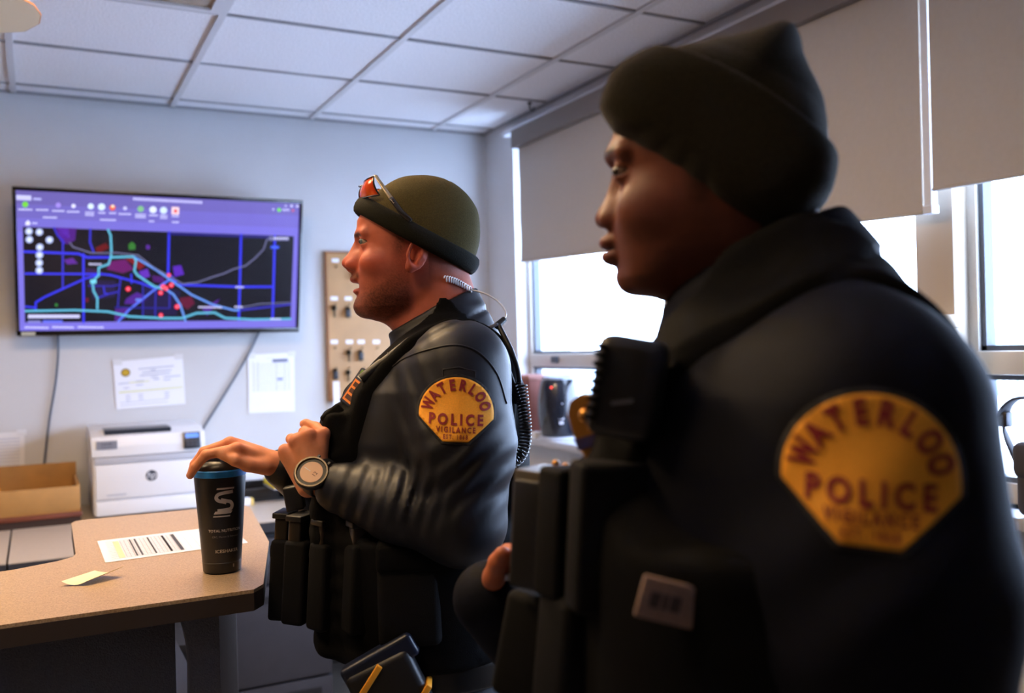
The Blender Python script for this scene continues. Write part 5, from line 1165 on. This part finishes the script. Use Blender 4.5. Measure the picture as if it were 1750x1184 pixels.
# beanie with folded cuff
bc = LP2(1238, 220, 0)
bpx = [(1429, 288), (1425, 240), (1422, 195), (1412, 146), (1398, 115), (1384, 88), (1376, 58), (1366, 42), (1349, 35), (1322, 43), (1291, 53), (1257, 60), (1197, 72), (1150, 88), (1119, 103), (1085, 125), (1055, 152), (1041, 184), (1036, 206), (1395, 362), (1418, 335)]
bpx2 = [(1050, 226, .04), (1080, 240, .06), (1119, 264, .075), (1160, 294, .075), (1205, 328, .075), (1257, 368, .075), (1330, 392, .075)]
bp = np.array([LP2(u, v, 0) - bc for u, v in bpx] + [LP2(*q) - bc for q in bpx2]); ban = np.arctan2(bp[:, 2], bp[:, 0]); brr = np.hypot(bp[:, 0], bp[:, 2]); o_ = np.argsort(ban); ban, brr = ban[o_], brr[o_]
ban = np.concatenate([ban[-1:] - 2 * np.pi, ban, ban[:1] + 2 * np.pi]); brr = np.concatenate([brr[-1:], brr, brr[:1]])
fl_a, fl_b = LP2(1112, 100, 0), LP2(1427, 272, 0); fl_n = np.array([-(fl_b - fl_a)[2], 0, (fl_b - fl_a)[0]]); fl_n /= np.linalg.norm(fl_n); fl_n = fl_n if fl_n[2] > 0 else -fl_n
lo_a, lo_b = LP2(1031, 203, 0), LP2(1257, 340, 0)
def f_bean_raw(P):
    q = P - bc; ph = np.arctan2(q[:, 2], q[:, 0]); rho = np.hypot(q[:, 0], q[:, 2]); R = np.interp(ph, ban, brr)
    hi = np.clip((P[:, 2] - LP2(0, 130, 0)[2]) / .06, 0, 1); wid = .0900 - .024 * hi
    n = 2.6 + 2.8 * np.clip((.03 - (P - fl_a) @ fl_n) / .06, 0, 1)
    return (((rho / R) ** n + np.abs(q[:, 1] / wid) ** n) ** (1 / n) - 1) * .088
def f_bean(P): d = f_bean_raw(P) + .0065; return d - .0 + .0012 * np.sin(P[:, 2] * 60 + P[:, 0] * 40)
def f_bcuff(P):
    d = f_bean_raw(P); s = (P - fl_a) @ fl_n; bow = .010 * np.sin(np.clip((P[:, 0] - fl_b[0]) / (fl_a[0] - fl_b[0]), 0, 1) * np.pi)
    return smax(d, s - bow, .004)
bean = vq_obj('beanie', surf(f_bean, bc + [-.14, -.12, -.12], bc + [.16, .12, .14], .0034), m_bean, of2)
vq_obj('beanie_cuff', surf(f_bcuff, bc + [-.14, -.12, -.12], bc + [.16, .12, .14], .0034), m_bean, bean)
# vest and the gear on it
def f_vest2(P):
    z = P[:, 2]; d = f_tor2(P) - .024; zt = np.interp(np.abs(P[:, 1]), [0, .12, .16, .2], [z2(700), z2(700), z2(800), z2(860)])
    d = smax(d, z - zt, .012); d = smax(d, z2(1500) - z, .012)
    d = smin(d, smax(f_tor2(P) - .038, smax(np.abs(P[:, 1]) - .12, smax(z - z2(780), np.maximum(z2(1480) - z, .06 - P[:, 0]), .01), .01), .012), .02)
    st = smax(f_jack(P) - .009, np.maximum(np.abs(np.abs(P[:, 1]) - .115) - .036, z2(800) - z), .008); d = smin(d, st, .01)
    d = smax(d, -(f_arm2(P) + .012), .006); return smax(smax(d, -(f_arm2r(P) - .002), .006), -f_col2(P), .004)
vest2 = vq_obj('duty_vest', surf(f_vest2, (-.24, -.29, z2(1520)), (.32, .29, z2(400)), .006), m_vest, of2)
def obox2(px, h, bev, l, name, m, parent, tilt=0, yaw=0):
    c = LP2(px[0], px[1], l); M = Matrix.Translation(c) @ Matrix.Rotation(math.radians(tilt), 4, 'Y') @ Matrix.Rotation(math.radians(yaw), 4, 'Z')
    return MB().box((-h[0], -h[1], -h[2]), h, bev, M, 3).build(name, m, parent, auto=True), M
mic, Mm = obox2((1074, 662), (.029, .024, .043), .011, .165, 'shoulder_microphone', m_blackp, vest2, -11)
for k in range(9): MB().box((.020, -.02, -.03 + k * .0075), (.0295, .0275, -.0262 + k * .0075), .001, Mm).build('grille_rib', m_vest, mic)
MB().box((-.006, .0255, -.012), (.012, .0272, -.009), 0, Mm @ Matrix.Rotation(.3, 4, 'Y')).build('microphone_mark', MATS['grey_webbing'], mic)
MB().tube([tuple(p) for p in spline([LP2(1075, 755, .09), LP2(1095, 830, .11), LP2(1120, 930, .12), LP2(1100, 1010, .11)], 8)], .005, 8).build('microphone_cable', m_blackp, mic, True)
bd, Mb = obox2((1022, 748), (.004, .026, .030), .003, .095, 'badge', mat('badge_gold', lin(190, 134, 62), .3, metal=.8), vest2, 18, 58)
bd.data.clear_geometry(); bmx = MB(); sh = [(-.024, .030), (-.016, .040), (0, .044), (.016, .040), (.024, .030), (.025, .0), (.018, -.022), (0, -.036), (-.018, -.022), (-.025, .0)]
bmx.prism(sh, 0, .005, Mb @ Matrix(((0, 0, 1, 0), (1, 0, 0, 0), (0, 1, 0, 0), (0, 0, 0, 1))), .001); bmesh.ops.recalc_face_normals(bmx.b, faces=list(bmx.b.faces)); bmx.b.to_mesh(bd.data); bmx.b.free()
MB().box((.005, -.024, -.006), (.0064, .024, .005), 0, Mb).build('badge_band', mat('badge_blue', lin(44, 36, 84), .5), bd); MB().sph(tuple(Mb @ Vector((.006, 0, .024))), .007, 12).build('badge_stud', MATS['badge_gold'], bd, True); MB().sph(tuple(Mb @ Vector((.006, .004, .012))), .005, 12).build('badge_stud', MATS['badge_gold'], bd, True)
cam_, Mcm = obox2((925, 905), (.019, .030, .055), .006, .05, 'body_camera', m_blackp, vest2, -4, -18)
MB().box((-.017, -.028, .052), (.017, .028, .062), .001, Mcm).build('camera_top', mat('worn_steel', lin(150, 140, 120), .3, metal=.7), cam_); MB().cyl(tuple(Mcm @ Vector((.018, .0, .02))), tuple(Mcm @ Vector((.022, .0, .02))), .010, n=18).build('camera_lens', m_hb, cam_)
obox2((985, 905), (.018, .036, .060), .006, .10, 'front_pouch', m_pouch, vest2, -4, -40); obox2((1045, 915), (.020, .036, .065), .006, .150, 'front_pouch', m_pouch, vest2, -4, -62)
for u, v, l in ((950, 792, .03), (968, 797, .045), (955, 850, .05), (935, 1088, .03), (945, 1082, .03)): MB().sph((0, 0, 0), .0042, 10).build('snap_stud', MATS['badge_gold'], vest2, True); vest2.children[-1].location = LP2(u, v, l)
obox2((920, 1100), (.030, .034, .055), .010, .03, 'lower_pouch', m_pouch, vest2, -12, -20); obox2((990, 1120), (.030, .034, .06), .010, .11, 'lower_pouch', m_pouch, vest2, -6, -50)
nc = LP2(1166, 1034, .22)
for _ in range(4): nc = LP2(1166, 1034, float(proj_y(f_vest2, [nc[0]], [nc[2]], .40, .001)[0]))
Mn = Matrix.Translation(nc) @ Matrix.Rotation(math.radians(-16), 4, 'Y') @ Matrix.Rotation(math.radians(16), 4, 'Z')
nt2 = MB().box((-.034, -.003, -.0165), (.034, .003, .0165), .002, Mn).build('name_strip', mat('tan_webbing', lin(146, 118, 102), .8, noise=(200, .2)), vest2, auto=True)
F = Flat(); 
for x0, x1, y0, y1 in ((-.012, -.004, -.006, .006), (-.002, .002, -.006, .006), (.004, .012, -.006, .006)): F.rect(x0 + .014, y0, x1 + .014, y1, lin(70, 58, 56))
F.build('strip_print', m_print, nt2, lambda x, y, z: Mn @ Vector((x, .0036, y)))
# second coil tube and cuff line on the far wrist
obox2((850, 985), (.018, .004, .004), .0015, -.10, 'wrist_band', mat('pale_band', lin(190, 190, 205), .4), of2, 0)
# trousers and boots
def f_tr2(P):
    d = loft(P, [.80, .90, 1.0], [.16, .165, .165], [-.115, -.11, -.11], [.18, .182, .182], 2.3) * .8
    for s, x in ((1, 0), (-1, .02)): d = smin(d, chain(P, [np.array((.005, s * .095, .86)), np.array((.02 + x, s * .105, .48)), np.array((-.02 + x, s * .105, .09))], [.098, .075, .062], .03), .04)
    return np.maximum(d, .05 - P[:, 2])
vq_obj('trousers', surf(f_tr2, (-.25, -.25, .03), (.3, .25, 1.02), .012), m_trou, of2)
for s, x in ((1, 0), (-1, .02)):
    fb = lambda P: np.maximum(smin(cap(P, (-.03 + x, s * .105, .055), (.13 + x, s * .115, .035), .052, .040), cap(P, (-.025 + x, s * .105, .05), (-.02 + x, s * .105, .16), .052, .054), .03), -P[:, 2])
    vq_obj('boot', surf(fb, (-.12, s * .105 - .08, -.01), (.22, s * .105 + .08, .23), .007), m_boot, of2)
# ================================================================== shaker cup under the hand
cc_ = atZ(380, 975, CT)
cup = thing('shaker_cup', 'black shaker cup with a blue ring standing on the counter', 'cup', (cc_[0], cc_[1], CT)); m_cupb = mat('cup_matte_black', lin(26, 28, 34), .38, spec=.5)
rc = lambda z: np.interp(z, [0, .004, .02, .17, .178], [.030, .0335, .0345, .0455, .0455])
MB().lathe([(0, 0), (.030, 0), (.0335, .003), (.0345, .02), (.0455, .172), (.0450, .176), (0, .176)], n=56).build('cup_body', m_cupb, cup, auto=True)
MB().lathe([(.0448, .175), (.0462, .176), (.0464, .186), (.0448, .188)], n=56).build('blue_ring', mat('cyan_rubber', lin(16, 124, 214), .5), cup, auto=True)
MB().lathe([(.0445, .187), (.0450, .189), (.0425, .196), (.036, .203), (.020, .207), (.014, .2075), (.012, .213), (0, .213)], n=48).build('lid', m_cupb, cup, auto=True)
vd = math.atan2(-cc_[1], -cc_[0])
def wrap(x, y, z): a = vd + .10 + x / rc(y); r = rc(y) + .0004 + z; return (r * math.cos(a), r * math.sin(a), y)
m_logo = mat('cup_print', (1, 1, 1), .3, attr='Col', metal=.4); lg = lin(205, 202, 204)
F = Flat()
def strip(pts, w_):
    P = spline(pts, 6); F.line([p[:2] for p in P], w_, lg)
def seg(x0, x1, y, w_, sk=0):
    n = 8
    for k in range(n): F.poly([(x0 + (x1 - x0) * k / n, y), (x0 + (x1 - x0) * (k + 1) / n, y), (x0 + (x1 - x0) * (k + 1) / n + sk, y + w_), (x0 + (x1 - x0) * k / n + sk, y + w_)], lg)
seg(-.011, .020, .1545, .0032, .001); seg(-.0165, .0135, .1105, .0050, .003); seg(-.018, .0115, .1050, .0024, .001)
strip([(.016, .1495, 0), (.003, .1485, 0), (-.008, .1460, 0), (-.0115, .1400, 0), (-.008, .1350, 0), (.0, .1325, 0), (.004, .1310, 0)], .0060); strip([(-.002, .1360, 0), (.006, .1335, 0), (.013, .1310, 0), (.016, .1250, 0), (.013, .1190, 0), (.004, .1175, 0), (-.008, .1168, 0)], .0060)
F.build('logo_print', m_logo, cup, wrap); F = Flat()
F.text('TOTAL NUTRITION', (.003, .0780), .0068, lg, bold=.02, sub=.004); F.build('slogan_print', m_logo, cup, wrap); F = Flat(); F.rect(-.022, .0755, .004, .0764, lin(120, 112, 108)); F.text('CRC, Marion & Edmond', (.003, .0675), .0047, lin(140, 138, 140), sub=.004); F.build('place_print', m_logo, cup, wrap); F = Flat(); F.text('ICESHAKER', (.006, .0400), .0082, lg, bold=.01, sub=.004); F.build('brand_print', m_logo, cup, wrap); F = Flat(); F.rect(.016, .0115, .0185, .0175, lin(140, 140, 150))
F.build('foot_mark', m_logo, cup, wrap)
MB().lathe([(.0344, .0195), (.0349, .0200), (.0349, .0206), (.0346, .0210)], n=48).build('foot_line', MATS['printer_dark'], cup)
